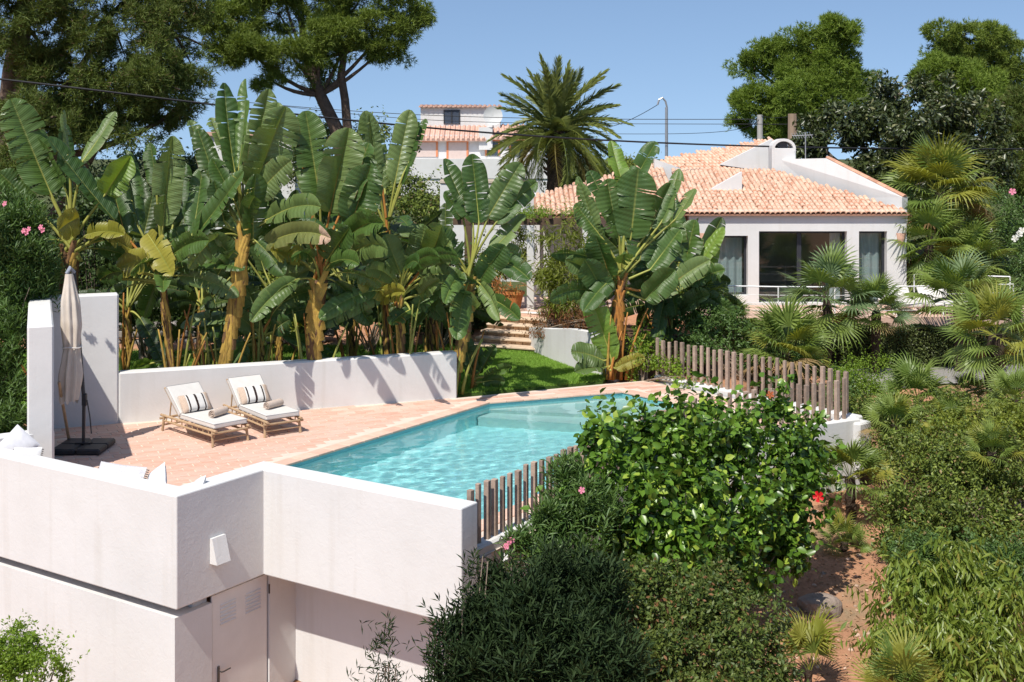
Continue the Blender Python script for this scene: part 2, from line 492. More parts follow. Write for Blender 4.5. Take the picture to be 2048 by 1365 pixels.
rt = np.random.default_rng(3)
for r in range(-90, 180):
    for c in range(-80, 80):
        off = (r % 2) * .5 + ((r * 7) % 3) * .06
        p = np.array([-3.0, 23.5]) + TA * (c + off) * TL + TB * r * TW
        cs = [p + TA * sx * TL * .5 + TB * sy * TW * .5 for sx in (-1, 1) for sy in (-1, 1)]
        ok = inside(DECK, np.array([q[0] for q in cs + [p]]), np.array([q[1] for q in cs + [p]]))
        bad = inside(EDGE_IN, np.array([q[0] for q in cs + [p]]), np.array([q[1] for q in cs + [p]]))
        if ok.all() and not bad.any(): tiles.append(p)
# rank by how large they show (behind the parapet nothing shows)
def seen(p):
    px, py = 1024 + p[0] / p[1] * F_PX, HOR + CAM_H / p[1] * F_PX
    lim = 915 + .22 * px - 14 if px < 355 else (960 - .24 * (px - 395) if px < 530 else 930 + .15 * (px - 530))
    return -30 < px < 1400 and py < lim + 12
vis = [p for p in tiles if seen(p)]
hid = [p for p in tiles if not seen(p)]
vis.sort(key=lambda p: p[1])
tile_me = []
for k in range(4):
    m_ = MB(); m_.box((0, 0, -.012), (TL - JT - .004 * k, TW - JT, .024), None, .004)
    me = m_.mesh('tile'); me.materials.append(DECKTILE); tile_me.append(me)
rz = math.atan2(TA[1], TA[0])
nind = 0
step = max(1, len(vis) / 300.0)
own = set(range(min(300, len(vis))))
for i in own:
    p = vis[i]
    link('tile', tile_me[i % 4], None, deck, (p[0], p[1], float(rt.normal(0, .0012)) + .002), (rt.normal(0, .003), rt.normal(0, .003), rz + rt.normal(0, .004)))
mf = MB()
AX = np.array([[*TA, 0], [*TB, 0], [0, 0, 1]])
for p in vis[300:] + hid:
    mf.box((p[0], p[1], -.010 + rt.normal(0, .001)), (TL - JT, TW - JT, .024), AX, .004)
mf.build('tile_field', DECKTILE_I, deck, kind='stuff')
# pool coping: long pale terracotta edging pieces around the water
COPING = mat('coping_terracotta', (.72, .50, .39), (.64, .40, .30), .7, .3, 4, .2, 40, .004, var=.08)
npool = len(POOL)
cen = np.mean(np.array(POOL), 0)
for i in range(npool - 1):
    a, b = np.array(uv(*POOL[i])[:2]), np.array(uv(*POOL[(i + 1) % npool])[:2])
    d = (b - a) / np.linalg.norm(b - a); n_ = np.array([-d[1], d[0]])
    cc = uv(*cen)[:2]
    if np.dot((a + b) / 2 - cc, n_) < 0: n_ = -n_
    L = np.linalg.norm(b - a); k = max(1, int(round(L / .42)))
    for j in range(k):
        c = a + d * (j + .5) * L / k + n_ * .125
        m_ = MB().box((c[0], c[1], -.014), (L / k - .008, .30, .045), np.array([[*d, 0], [*n_, 0], [0, 0, 1]]), .008)
        m_.build('coping_tile', COPING, deck)

# ------------------------------------------------------------------ pool basin and water
def pooltile_mat():
    t = NT('pool_mosaic')
    br = t.new('TexBrick'); br.inputs['Scale'].default_value = 1.0
    mp = t.new('Mapping'); mp.inputs['Scale'].default_value = (30, 30, 30); mp.inputs['Rotation'].default_value = (0, 0, R(33))
    t.l.new(t.coord(), mp.inputs[0]); t.l.new(mp.outputs[0], br.inputs['Vector'])
    for k, v in (('Color1', (.47, .87, .87, 1)), ('Color2', (.38, .81, .83, 1)), ('Mortar', (.70, .92, .92, 1))): br.inputs[k].default_value = v
    br.inputs['Mortar Size'].default_value = .06; br.inputs['Brick Width'].default_value = 1.0; br.inputs['Row Height'].default_value = 1.0; br.offset = 0
    c = t.mix(t.math('MULTIPLY', t.noise(1.2, 3), .35), br.outputs['Color'], (.54, .9, .9))
    t.base(c, .35, .4); return t.m
MOSAIC = pooltile_mat()
BAND = mat('waterline_mosaic', (.16, .44, .47), (.24, .56, .58), .3, .5, 40, 0)
PALE = mat('pale_pool_step', (.62, .80, .76), (.56, .76, .73), .5, .3, 3, 0)
basin = bpy.data.objects.new('pool_basin', None); COL.objects.link(basin); tag(basin, kind='structure')
zf = [-1.75, -1.5, -1.2, -1.25, -1.8]
n = npool
V = [(*p, -.16) for p in POOLXY] + [(*p, z) for p, z in zip(POOLXY, zf)]
F = [(i, n + i, n + (i + 1) % n, (i + 1) % n) for i in range(n)] + [tuple(range(n, 2 * n))]
part('basin_shell', V, F, MOSAIC, basin)
V = [(*p, -.035) for p in POOLXY] + [(*p, -.16) for p in POOLXY]
part('waterline_band', V, F[:n], BAND, basin)
def shelf(poly, z):
    return MB().prism([tuple(uv(*p)[:2]) for p in poly], -1.75, z)
shelf([(22.1, -14.93), (24.75, -13.05), (24.3, -11.5), (23.1, -12.2)], -.42).build('shallow_shelf', PALE, basin)
shelf([(21.6, -14.93), (22.09, -14.93), (23.09, -12.2), (24.29, -11.5), (24.1, -10.8), (22.5, -11.7)], -.72).build('shallow_step', PALE, basin)
# rippled water surface
WATER_Z = -.085
def water_mat():
    t = NT('pool_water')
    g = t.new('BsdfGlass'); g.inputs['IOR'].default_value = 1.33; g.inputs['Roughness'].default_value = 0.0
    g.inputs['Color'].default_value = (.86, .985, 1, 1)
    t.l.new(g.outputs[0], t.out.inputs['Surface']); return t.m
us, vs_ = np.arange(13.9, 24.9, .045), np.arange(-14.99, -10.2, .045)
UU, VV = np.meshgrid(us, vs_)
rw = np.random.default_rng(11)
H = np.zeros_like(UU)
for k in range(46):
    lam = rw.uniform(.16, .62); th = rw.normal(R(95), .8); am = .0015 * lam ** 1.1 * rw.uniform(.5, 1.3)
    H += am * np.sin(2 * np.pi / lam * (UU * math.cos(th) + VV * math.sin(th)) + rw.uniform(0, 6.28))
H *= (.22 + .78 * np.clip((22.5 - UU) / 6, 0, 1))
Pw = UU[..., None] * U2 + VV[..., None] * V2
ny, nx = UU.shape; ii = np.arange(ny * nx).reshape(ny, nx)
Fq = np.stack([ii[:-1, :-1], ii[:-1, 1:], ii[1:, 1:], ii[1:, :-1]], -1).reshape(-1, 4)
cenq = np.stack([Pw[..., 0].ravel()[Fq].mean(1), Pw[..., 1].ravel()[Fq].mean(1)], 1)
GROW = [tuple(uv(u, v)[:2]) for u, v in ((13.85, -15.03), (22.1, -15.01), (24.85, -13.06), (24.0, -10.16), (13.85, -10.16))]
Fq = Fq[inside(GROW, cenq[:, 0], cenq[:, 1])][:, ::-1]
Vw = np.stack([Pw[..., 0], Pw[..., 1], WATER_Z + H], -1).reshape(-1, 3)
water = tag(part('pool_water', Vw, Fq, water_mat(), smooth=True), kind='structure')
water.cycles.is_caustics_caster = True
for o in basin.children: o.cycles.is_caustics_receiver = True
sun_l.cycles.is_caustics_light = True

# ------------------------------------------------------------------ terrace building under the pool: parapets, lower walls, door
blk = thing('terrace_parapet', uv(13, -12.87, -.77), 'white rendered parapet stepping round the pool terrace above the utility door', 'wall')
PT = .8; PB = -.77
V, F = [], []
pl = [(11.33, -19.0), (11.33, -12.87), (13.0, -12.87), (13.0, -9.25), (13.38, -9.25), (13.38, -13.25), (11.71, -13.25), (11.71, -19.0)]
m_ = MB().prism([tuple(uv(*p)[:2]) for p in pl], PB, PT)
par = m_.build('parapet_wall', STUCCO, blk)
bv = par.modifiers.new('edge', 'BEVEL'); bv.width = .018; bv.segments = 2; bv.limit_method = 'ANGLE'
# structural slab under the deck and soffit of the overhang
m_ = MB().prism([tuple(uv(*p)[:2]) for p in [(13.383, -13.6), (13.383, -9.3), (13.8, -9.3), (13.8, -13.6)]], PB + .004, -.03)
m_.build('overhang_slab', STUCCO, blk)
low = thing('utility_room', uv(13.75, -12.94, -2.95), 'white rendered utility room walls under the overhanging pool terrace', 'building')
pl = [(11.36, -19.0), (11.36, -12.94), (12.04, -12.94), (12.04, -13.06), (11.75, -13.06), (11.75, -19)]
m_ = MB().prism([tuple(uv(*p)[:2]) for p in pl], -3.6, PB - .135); m_.build('wall', STUCCO, low)
m_ = MB().prism([tuple(uv(*p)[:2]) for p in [(11.78, -19.0), (11.78, -13.05), (12.04, -13.05), (12.04, -13.3), (11.9, -13.3), (11.9, -19)]], PB - .2, PB - .002); m_.build('recess_neck', STUCCO, low)
pl = [(13.19, -12.94), (13.76, -12.94), (13.76, -9.32), (14.0, -9.32), (14.0, -13.06), (13.19, -13.06)]
m_ = MB().prism([tuple(uv(*p)[:2]) for p in pl], -3.6, PB - .002); m_.build('wall', STUCCO, low)
m_ = MB().uvbox(11.58, 14.3, -13.3, -13.09, PB - .05, PB - .006); m_.build('ceiling_slab', STUCCO, low)
DOORW = mat('door_offwhite', (.72, .70, .67), (.66, .64, .61), .6, .3, 3, .05, 80)
DUSTY = mat('handle_dark', (.06, .05, .045), (.04, .035, .03), .4, .5, 3, 0)
door = MB().uvbox(12.065, 13.165, -13.0, -12.965, -2.93, PB - .05, .006).build('door', DOORW, low)
for u0 in (12.22, 12.72):
    for k in range(6):
        z = -1.0 - k * .055
        ax = np.array([[*U2, 0], nrm(np.array([*(V2 * .8), -.6])), np.cross(np.array([*U2, 0]), nrm(np.array([*(V2 * .8), -.6])))])
        m_ = MB().box(uv(u0 + .15, -12.962, z), (.30, .03, .012), ax); m_.build('louvre', DOORW, door)
m_ = MB().uvbox(12.16, 12.20, -12.967, -12.945, -2.12, -1.86, .006); m_.build('handle_plate', DUSTY, door)
m_ = MB().tube([uv(12.18, -12.95, -1.93), uv(12.18, -12.89, -1.93), uv(12.21, -12.88, -1.93), uv(12.34, -12.88, -1.925)], .011, 8); m_.build('handle', DUSTY, door)
for z in (-1.05, -2.6):
    m_ = MB().tube([uv(13.19, -12.945, z - .07), uv(13.19, -12.945, z + .07)], .013, 8); m_.build('hinge', DUSTY, door)
# wedge wall lamp on the short return of the parapet
wl = thing('wall_lamp', uv(12.1, -12.87, .0), 'small white wedge wall lamp on the shaded return of the parapet', 'lamp')
a = [(11.93, -12.868), (12.19, -12.868)]
def P3(u, v, z): return uv(u, v, z)
pts = [P3(11.93, -12.866, .06), P3(12.19, -12.866, .06), P3(12.19, -12.866, -.30), P3(11.93, -12.866, -.30), P3(11.93, -12.82, .06), P3(12.19, -12.82, .06), P3(12.19, -12.72, -.30), P3(11.93, -12.72, -.30)]
part('lamp_body', pts, [(0, 1, 2, 3), (4, 7, 6, 5), (0, 4, 5, 1), (3, 2, 6, 7), (0, 3, 7, 4), (1, 5, 6, 2)], STUCCO, wl)

# long wall behind the loungers with its tall end
bw = thing('terrace_wall', (*D_R, 0), 'long white rendered wall behind the two loungers with a raised end', 'wall')
dD = nrm(np.array(D_R) - np.array(D_L))
JN = np.array(D_L) + dD * 1.27          # where the tall part ends
wall_seg(MB(), JN, D_R, .30, -.6, 1.03, 1, .03).build('low_wall', STUCCO, bw, smooth=False)
wall_seg(MB(), D_L - dD * .3, JN - dD * .002, .32, -.6, 2.65, 1, .035).build('tall_wall', STUCCO, bw)
ew = thing('screen_wall', (-7.75, 20.3, 0), 'tall narrow white screen wall beside the folded parasol', 'wall')
E0, E1 = np.array([-7.75, 20.3]), np.array(D_L) + np.array([-.02, -.02])
wall_seg(MB(), E0, E1, .42, -.6, 2.62, 1, .03).build('wall', STUCCO, ew)
fw = thing('low_nook_wall', (-8.3, 20.0, 0), 'low white wall closing the cushioned corner in front of the screen wall', 'wall')
wall_seg(MB(), (-8.95, 19.55), (-7.765, 20.38), .30, -.6, .82, 1, .025).build('wall', STUCCO, fw)

# ------------------------------------------------------------------ fences of separate square posts on a white plinth
def fence(pts, ztop, label, plinth_w, zb, seed, skip=0.0, spacing=.205, name='post_fence'):
    g = np.random.default_rng(seed)
    root = thing(name, (*pts[0], 0), label, 'fence')
    P = [np.array(p, float) for p in pts]
    for i in range(len(P) - 1):
        a, b = P[i], P[i + 1]
        d = nrm(b - a)
        wall_seg(MB(), a, b + d * (.12 if i == len(P) - 2 else .0), plinth_w, zb[i], .12, 1, .03).build('plinth', STUCCO, root)
        L = np.linalg.norm(b - a); s = skip if i == 0 else .1
        while s < L - .02:
            w = .085 if g.random() < .55 else .068
            nn = np.array([-d[1], d[0]])
            c = a + d * s + nn * plinth_w * .5
            h = ztop + g.normal(0, .018)
            ang = math.atan2(d[1], d[0]) + g.normal(0, .08)
            ax = np.array([[math.cos(ang), math.sin(ang), g.normal(0, .006)], [-math.sin(ang), math.cos(ang), g.normal(0, .006)], [0, 0, 1]])
            MB().box((c[0], c[1], (h + .06) / 2), (w, w * .9, h - .06), ax, .006).build('post', WOOD_GREY, root)
            s += spacing + g.normal(0, .012)
    return root
fence([(3.45, 29.25), (6.98, 24.72)], 1.0, 'weathered wooden post fence on a white plinth at the far side of the pool', .26, [-.5], 21)
fence([tuple(uv(13.45, -9.33)[:2]), tuple(uv(20.9, -9.33)[:2]), (7.02, 24.45)], .92, 'weathered wooden post fence between the pool and the hibiscus', .26, [-3.4, -1.9], 22, .06)
MB().box((7.06, 24.6, -.45), (.46, .42, 1.0), np.array([[.62, -.785, 0], [.785, .62, 0], [0, 0, 1]]), .03).build('fence_end_block', STUCCO)
tag(bpy.data.objects['fence_end_block'], 'short white rendered block at the corner where the two fences meet', 'wall')
# ------------------------------------------------------------------ villa by the pool
ROOF_T = mat('roof_tile', (.62, .36, .245), (.50, .25, .16), .85, .15, 3, .3, 40, .01, var=.2)
def rooftile_mat(name, island):
    t = NT(name)
    r = t.rand(0, 1, island)
    c = t.ramp(r, (.63, .40, .275), (.47, .215, .125), .1, .9)
    c = t.mix(t.ramp(t.noise(9, 5, .7), (0, 0, 0), (1, 1, 1), .42, .68), c, (.71, .55, .425))
    lich = t.ramp(t.noise(22, 4, .7), (0, 0, 0), (1, 1, 1), .62, .7)
    c = t.mix(t.math('MULTIPLY', lich, .75), c, (.27, .18, .125))
    t.base(c, .9, .15); t.bump(t.noise(60, 5), .3, .006); return t.m
RT_OBJ, RT_ISL = rooftile_mat('roof_tile_single', False), rooftile_mat('roof_tile_field', True)
RT_BED = mat('roof_bed', (.40, .22, .15), (.32, .165, .11), .95, .1, 6)
def barrel(L=.40, r0=.080, r1=.066, seg=5):
    V, F = [], []
    for j, (y, r) in enumerate(((0, r0), (L, r1))):
        for k in range(seg + 1):
            th = math.pi * k / seg
            V.append((r * math.cos(th), y, r * math.sin(th) * .95))
        for k in range(seg + 1):
            th = math.pi * k / seg
            V.append(((r - .014) * math.cos(th), y, (r - .014) * math.sin(th) * .95))
    n = seg + 1
    for k in range(seg):
        F.append((k, 2 * n + k, 2 * n + k + 1, k + 1)); F.append((n + k, n + k + 1, 3 * n + k + 1, 3 * n + k))
        F.append((k, k + 1, n + k + 1, n + k))
    return np.array(V), F
BV, BF = barrel()
bar_me = np_mesh('roof_tile', BV, BF, smooth=False); bar_me.materials.append(RT_OBJ)
def tiled_slope(root, poly, origin, updir, z_of, px=.155, ry=.29, own=300, seed=0, name='roof'):
    """poly: plan polygon; updir: plan unit vector pointing up the slope; z_of(x,y) height"""
    g = np.random.default_rng(seed)
    up = nrm(np.array(updir, float)); al = np.array([up[1], -up[0]])
    s = z_of(*(np.array(origin) + up)) - z_of(*origin)
    tilt = math.atan(s)
    P3 = np.array([(x, y, z_of(x, y)) for x, y in poly])
    roof = part(name, *(lambda m: (np.array(m.V), m.F))(MB().slab(P3, (0, 0, -.05))), RT_BED, root)
    rot = math.atan2(up[1], up[0]) - math.pi / 2
    M = np.array(Matrix.Rotation(rot, 3, 'Z') @ Matrix.Rotation(tilt + .05, 3, 'X'))
    pts = []
    span = 12
    for r in range(-2, int(span / (ry * math.cos(tilt)))):
        for c in range(-int(span / px), int(span / px)):
            p = np.array(origin) + up * (r * ry * math.cos(tilt) + .03) + al * (c * px)
            q = p + up * .2
            if inside(poly, np.array(q[0]), np.array(q[1])): pts.append(p)
    pts.sort(key=lambda p: p[1])
    field = MB()
    for i, p in enumerate(pts):
        z = z_of(*p) + .012 + g.normal(0, .006)
        if i < own:
            o = link('roof_tile', bar_me, None, roof, rel(roof, (p[0] + g.normal(0, .008), p[1], z)), (Matrix.Rotation(rot + g.normal(0, .03), 3, 'Z') @ Matrix.Rotation(tilt + .05 + g.normal(0, .012), 3, 'X')).to_euler())
        else:
            field.add(BV @ M.T + np.array([p[0] + g.normal(0, .008), p[1], z]), BF)
    if field.V: field.build('roof_tile_field', RT_ISL, roof, kind='stuff')
    return roof
house = thing('villa', (8.8, 37, .87), 'white single storey villa with terracotta roof and dark framed sliding doors', 'house')
HZ, FY = .87, 37.0
def hx(px): return (px - 1024) / F_PX * FY
def hzz(py): return CAM_H - (py - HOR) / F_PX * FY
xc = [hx(1378), hx(1425), hx(1496), hx(1518), hx(1694), hx(1718), hx(1774), hx(1813)]
zc = [HZ - .3, hzz(606), hzz(592), hzz(472), hzz(463), hzz(420)]
holes = {(1, 2), (3, 1), (3, 2), (3, 3), (5, 2), (5, 3), (5, 1)}
V, F = holed_wall(xc, zc, holes, FY, FY + .38)
part('front_wall', V, F, STUCCO, house)
m_ = MB().box((xc[0] + .18, FY + 4, HZ + 1.35), (.34, 7.2, 3.2)); m_.build('side_wall', STUCCO, house)
m_ = MB().box((xc[-1] - .18, FY + 4, HZ + 1.35), (.34, 7.2, 3.2)); m_.build('side_wall', STUCCO, house)
ROOM = mat('room_plaster', (.5, .46, .40), (.46, .42, .36), .9, .1)
m_ = MB().box(((xc[0] + xc[-1]) / 2, FY + 5.5, HZ + 1.35), (xc[-1] - xc[0] - .75, .2, 3.1)); m_.build('back_wall', ROOM, house)
m_ = MB().box(((xc[0] + xc[-1]) / 2, FY + 2.9, HZ - .05), (xc[-1] - xc[0] - .75, 5.0, .1)); m_.build('room_floor', ROOM, house)
m_ = MB().box(((xc[0] + xc[-1]) / 2, FY + 2.9, HZ + 2.80), (xc[-1] - xc[0] - .75, 5.0, .1)); m_.build('room_ceiling', ROOM, house)
def glass_mat():
    t = NT('window_glass')
    g = t.new('BsdfGlossy'); g.inputs['Roughness'].default_value = .01
    tr = t.new('BsdfTransparent'); tr.inputs['Color'].default_value = (.80, .86, .86, 1)
    fr = t.new('LayerWeight'); fr.inputs['Blend'].default_value = .25; fo = t.math('ADD', t.math('MULTIPLY', t.math('POWER', fr.outputs['Facing'], 3.0), .7), .06)
    mx = t.new('MixShader'); t.l.new(fo, mx.inputs[0]); t.l.new(tr.outputs[0], mx.inputs[1]); t.l.new(g.outputs[0], mx.inputs[2])
    t.l.new(mx.outputs[0], t.out.inputs['Surface']); return t.m
GLASS = glass_mat()
CURT = leafmat('sheer_curtain', (.84, .85, .85), (.84, .85, .85), .45, .9, .1, True, .06, (.75, .77, .77))
def window(x0, x1, z0, z1, y, name='window', mull=None, fw=.07):
    w = MB().box(((x0 + x1) / 2, y, z0 + fw / 2), (x1 - x0, .08, fw)).build(name, CHAR, house)
    m_ = MB().box(((x0 + x1) / 2, y, z1 - fw / 2), (x1 - x0, .08, fw)); m_.build('frame_rail', CHAR, w)
    for x in (x0 + fw / 2, x1 - fw / 2): MB().box((x, y, (z0 + z1) / 2), (fw, .08, z1 - z0 - 2 * fw)).build('frame_stile', CHAR, w)
    xs = [x0 + fw, x1 - fw]
    if mull: xs = [x0 + fw, mull - .07, mull + .07, x1 - fw]; MB().box((mull, y + .02, (z0 + z1) / 2), (.14, .07, z1 - z0 - 2 * fw)).build('frame_mullion', CHAR, w)
    for a, b in zip(xs[::2], xs[1::2]): MB().box(((a + b) / 2, y, (z0 + z1) / 2), (b - a, .012, z1 - z0 - 2 * fw)).build('pane', GLASS, w)
    return w
WY = FY + .30
w1 = window(xc[1], xc[2], zc[2], zc[3], WY)
w2 = window(xc[3], xc[4], zc[1], zc[4], WY, 'sliding_door', xc[3] + (xc[4] - xc[3]) * .48)
w3 = window(xc[5], xc[6], zc[1], zc[4], WY)
def curtain(x0, x1, z0, z1, y, parent, seed):
    n = 60; xs = np.linspace(x0, x1, n); ph = np.sin(np.linspace(0, 26 * (x1 - x0) / 1.0, n) * 1.0 + seed) * .035
    V = [(x, y + p, z) for z in (z0, z1) for x, p in zip(xs, ph)]
    part('curtain', V, [(i, i + 1, n + i + 1, n + i) for i in range(n - 1)], CURT, parent, smooth=True)
curtain(xc[1] + .1, xc[2] - .1, zc[2] + .03, zc[3] - .05, WY + .16, w1, 1)
curtain(xc[5] + .1, xc[6] - .1, zc[1] + .03, zc[4] - .05, WY + .16, w3, 2)
curtain(xc[4] - .42, xc[4] - .1, zc[1] + .03, zc[4] - .05, WY + .16, w2, 3)
# furniture shapes inside behind the glass
SOFA = mat('indoor_sofa', (.30, .27, .24), (.24, .21, .19), .9, .1)
so = thing('indoor_sofa', (xc[3] + .9, FY + 2.2, HZ), 'dim upholstered sofa standing inside behind the sliding glass door', 'sofa')
MB().box((xc[3] + .9, FY + 2.0, HZ + .22), (1.9, .8, .42), None, .05).build('seat', SOFA, so)
MB().box((xc[3] + .9, FY + 2.5, HZ + .5), (1.9, .22, .6), None, .06).build('backrest', SOFA, so)
for sx in (-1, 1): MB().box((xc[3] + .9 + sx * 1.06, FY + 2.1, HZ + .33), (.2, .95, .6), None, .05).build('armrest', SOFA, so)
# roof slopes
Z0 = hzz(428)
zf_ = lambda x, y: Z0 + .30 * (y - 36.84)
front_poly = [(xc[0] - .15, 36.84), (xc[-1] + .12, 36.84), (9.0, 41.0), (5.45, 41.0)]
tiled_slope(house, front_poly, (8.0, 36.79), (0, 1), zf_, seed=1, name='front_roof', own=300)
zl_ = lambda x, y: 3.62 + .28 * (y - 36.75)
left_poly = [(.68, 36.75), (5.22, 36.75), (5.22, 42.1), (4.9, 42.1), (.70, 38.6)]
tiled_slope(house, left_poly, (3.0, 36.7), (0, 1), zl_, seed=2, name='wing_roof', own=120)
# upper roof: faces the front left, climbs to the right
ua, ub, uc = at(1312, 324, 42.4), at(1546, 279, 46.5), at(1420, 360, 41.4)
nU = np.cross(ub - ua, uc - ua); nU /= nU[2]
zu_ = lambda x, y: ua[2] - (nU[0] * (x - ua[0]) + nU[1] * (y - ua[1]))
ud = at(1546, 338, 42.6)
upper_poly = [tuple(ua[:2]), tuple(ub[:2]), tuple(ud[:2]), tuple(uc[:2])]
gr = np.array([-nU[0], -nU[1]])
tiled_slope(house, upper_poly, (7.0, 41.0), gr, zu_, seed=3, name='upper_roof', own=150)
# white stepped parapets on the roof
def wedge(pts, th=.28):
    MB().slab(pts, (0, th, 0)).build('roof_parapet', STUCCO, house)
wedge([at(1309, 390, 41.6), at(1402, 385, 41.6), at(1392, 348, 41.6), at(1309, 318, 41.6)])
wedge([at(1402, 390, 38.9), at(1484, 384, 38.9), at(1484, 344, 38.9)])
wedge([at(1440, 330, 42.6), at(1545, 345, 42.6), at(1545, 278, 42.6)])
q0, q1, q2 = at(1804, 395, 37.4), at(1650, 317, 39.8), at(1558, 319, 41.2)
dpl = nrm(np.array([q2[0] - q0[0], q2[1] - q0[1]]))
base = [np.array([q[0], q[1], zf_(q[0], q[1]) - .5]) for q in (q0, q1, q2)]
MB().slab([base[0], q0, q1, q2, base[2], base[1]], (.24, .2, 0)).build('gable_parapet', STUCCO, house)
# ridge caps on the sloping parapet
for i in range(9):
    t = (i + .5) / 9; c = q0 * (1 - t) + q1 * t + np.array([.12, .1, .03]); d = nrm(q1 - q0)
    MB().tube([c - d * .19, c + d * .19], [.11, .10], 8, squash=.5).build('cap_tile', ROOF_T, house)
# chimney with an arched mouth
ch0, ch1 = at(1544, 330, 41.1), at(1592, 330, 41.1)
chx, cw = (ch0[0] + ch1[0]) / 2, ch1[0] - ch0[0]
ctop = CAM_H - (300 - HOR) / F_PX * 41.1
chim = MB().box((chx, 41.4, ctop - .6), (cw, .6, 1.3), None, .015).build('chimney', STUCCO, house)
V, F, seg = [], [], 10
for y in (41.1, 41.7):
    for k in range(seg + 1):
        th = math.pi * k / seg; V.append((chx + cw / 2 * math.cos(th), y, ctop + .04 + cw * .42 * math.sin(th)))
    for k in range(seg + 1):
        th = math.pi * k / seg; V.append((chx + (cw / 2 - .09) * math.cos(th), y, ctop + .04 + (cw * .42 - .09) * math.sin(th)))
n = seg + 1
for k in range(seg):
    F += [(k, k + 1, 2 * n + k + 1, 2 * n + k), (n + k, 3 * n + k, 3 * n + k + 1, n + k + 1), (k, n + k, n + k + 1, k + 1), (2 * n + k, 2 * n + k + 1, 3 * n + k + 1, 3 * n + k)]
part('chimney_cap', V, F, STUCCO, chim)
MB().box((chx, 41.42, ctop + .17), (cw - .5, .3, .26)).build('chimney_flue', DARKMETAL, chim)
# walls under the wing roof and brown shutter
m_ = MB().box((3.0, 39.3, HZ + 1.2), (4.6, .3, 3.0)); m_.build('wing_wall', STUCCO, house)
m_ = MB().box((.75, 40.5, HZ + 1.6), (.3, 3.2, 3.4)); m_.build('wing_wall', STUCCO, house)
SHUT = mat('brown_shutter', (.20, .09, .05), (.15, .065, .04), .7, .2, 8)
m_ = MB().box((hx(1370), FY + .2, hzz(475)), (.2, .06, 1.7)); m_.build('shutter', SHUT, house)
def sconce(px, py, label):
    s = thing('wall_sconce', at(px, py, FY - .01), label, 'lamp', 'terracotta lamps on the villa front')
    c = at(px, py, FY); x, z = c[0], c[2]; V, F = [], []
    for zz, r in ((-.17, .06), (.0, .12), (.18, .15)):
        for k in range(7):
            th = math.pi * k / 6; V.append((x + r * math.cos(th), FY - .004 - r * .8 * math.sin(th), z + zz))
    for j in range(2):
        for k in range(6): F.append((j * 7 + k, j * 7 + k + 1, (j + 1) * 7 + k + 1, (j + 1) * 7 + k))
    F.append(tuple(range(6, -1, -1)))
    part('lamp_shade', V, F, mat('sconce_clay', (.72, .45, .33), (.66, .39, .28), .8, .2), s)
    MB().box((x, FY - .02, z), (.08, .03, .12)).build('bracket', DARKMETAL, s)
sconce(1408, 478, 'half round terracotta lamp beside the narrow curtained window at the banana leaves')
sconce(1802, 478, 'half round terracotta lamp at the villa corner beside the fan palms')
# terrace in front of the villa
TERP = mat('terrace_paving', (.66, .47, .38), (.58, .38, .29), .85, .2, 3, .2, 25, .005)
tp = [(4.9, 36.98), (4.9, 35.4), (5.6, 34.5), (7.0, 34.1), (9, 34.0), (12.5, 34.3), (15.5, 34.9), (15.8, 36.98)]
tag(MB().prism(tp, .2, HZ).build('house_terrace', TERP), 'pink paved terrace along the villa front', kind='structure')
rail = thing('terrace_railing', (8, 34.4, HZ), 'thin white tube railing along the villa terrace edge', 'railing')
rp = [np.array(p) for p in [(5.75, 34.75), (6.4, 34.45), (7.6, 34.25), (9.2, 34.2), (11.0, 34.3), (12.4, 34.5), (14.6, 34.95)]]
for p in rp:
    MB().tube([(p[0], p[1], HZ), (p[0], p[1], HZ + .85)], .02, 6).build('post', WHITE_PAINT, rail)
for zz, rr in ((.86, .022), (.62, .008), (.40, .008), (.18, .008)):
    MB().tube([(p[0], p[1], HZ + zz) for p in rp], rr, 6).build('rail', WHITE_PAINT, rail)
rail2 = thing('terrace_railing', (12.4, 35.9, HZ), 'short white railing behind the white terrace sunbeds', 'railing')
r2 = [np.array(p) for p in [(12.3, 36.7), (13.2, 36.5), (14.9, 35.9)]]
for p in r2: MB().tube([(p[0], p[1], HZ), (p[0], p[1], HZ + .98)], .02, 6).build('post', WHITE_PAINT, rail2)
MB().tube([(p[0], p[1], HZ + .98) for p in r2], .022, 6).build('rail', WHITE_PAINT, rail2)
for k, px in enumerate((1800, 1872)):
    c = at(px, 585, 35.4); sb = thing('terrace_sunbed', (c[0], 35.4, HZ), ['white cushioned sunbed on the villa terrace, the one touching the villa corner', 'white cushioned sunbed on the villa terrace, the one behind the fan palm'][k], 'sunbed', 'white sunbeds on the villa terrace')
    MB().box((c[0], 35.4, HZ + .27), (.92, 1.4, .14), None, .04).build('mattress', CANVAS, sb)
    MB().box((c[0] + .12, 36.15, HZ + .50), (.8, .5, .12), np.array([[1, 0, 0], [0, .75, .66], [0, -.66, .75]]), .04).build('backrest', CANVAS, sb)
    for sx in (-.38, .38):
        for sy in (-.6, .6): MB().box((c[0] + sx, 35.4 + sy, HZ + .1), (.05, .05, .2)).build('leg', WHITE_PAINT, sb)
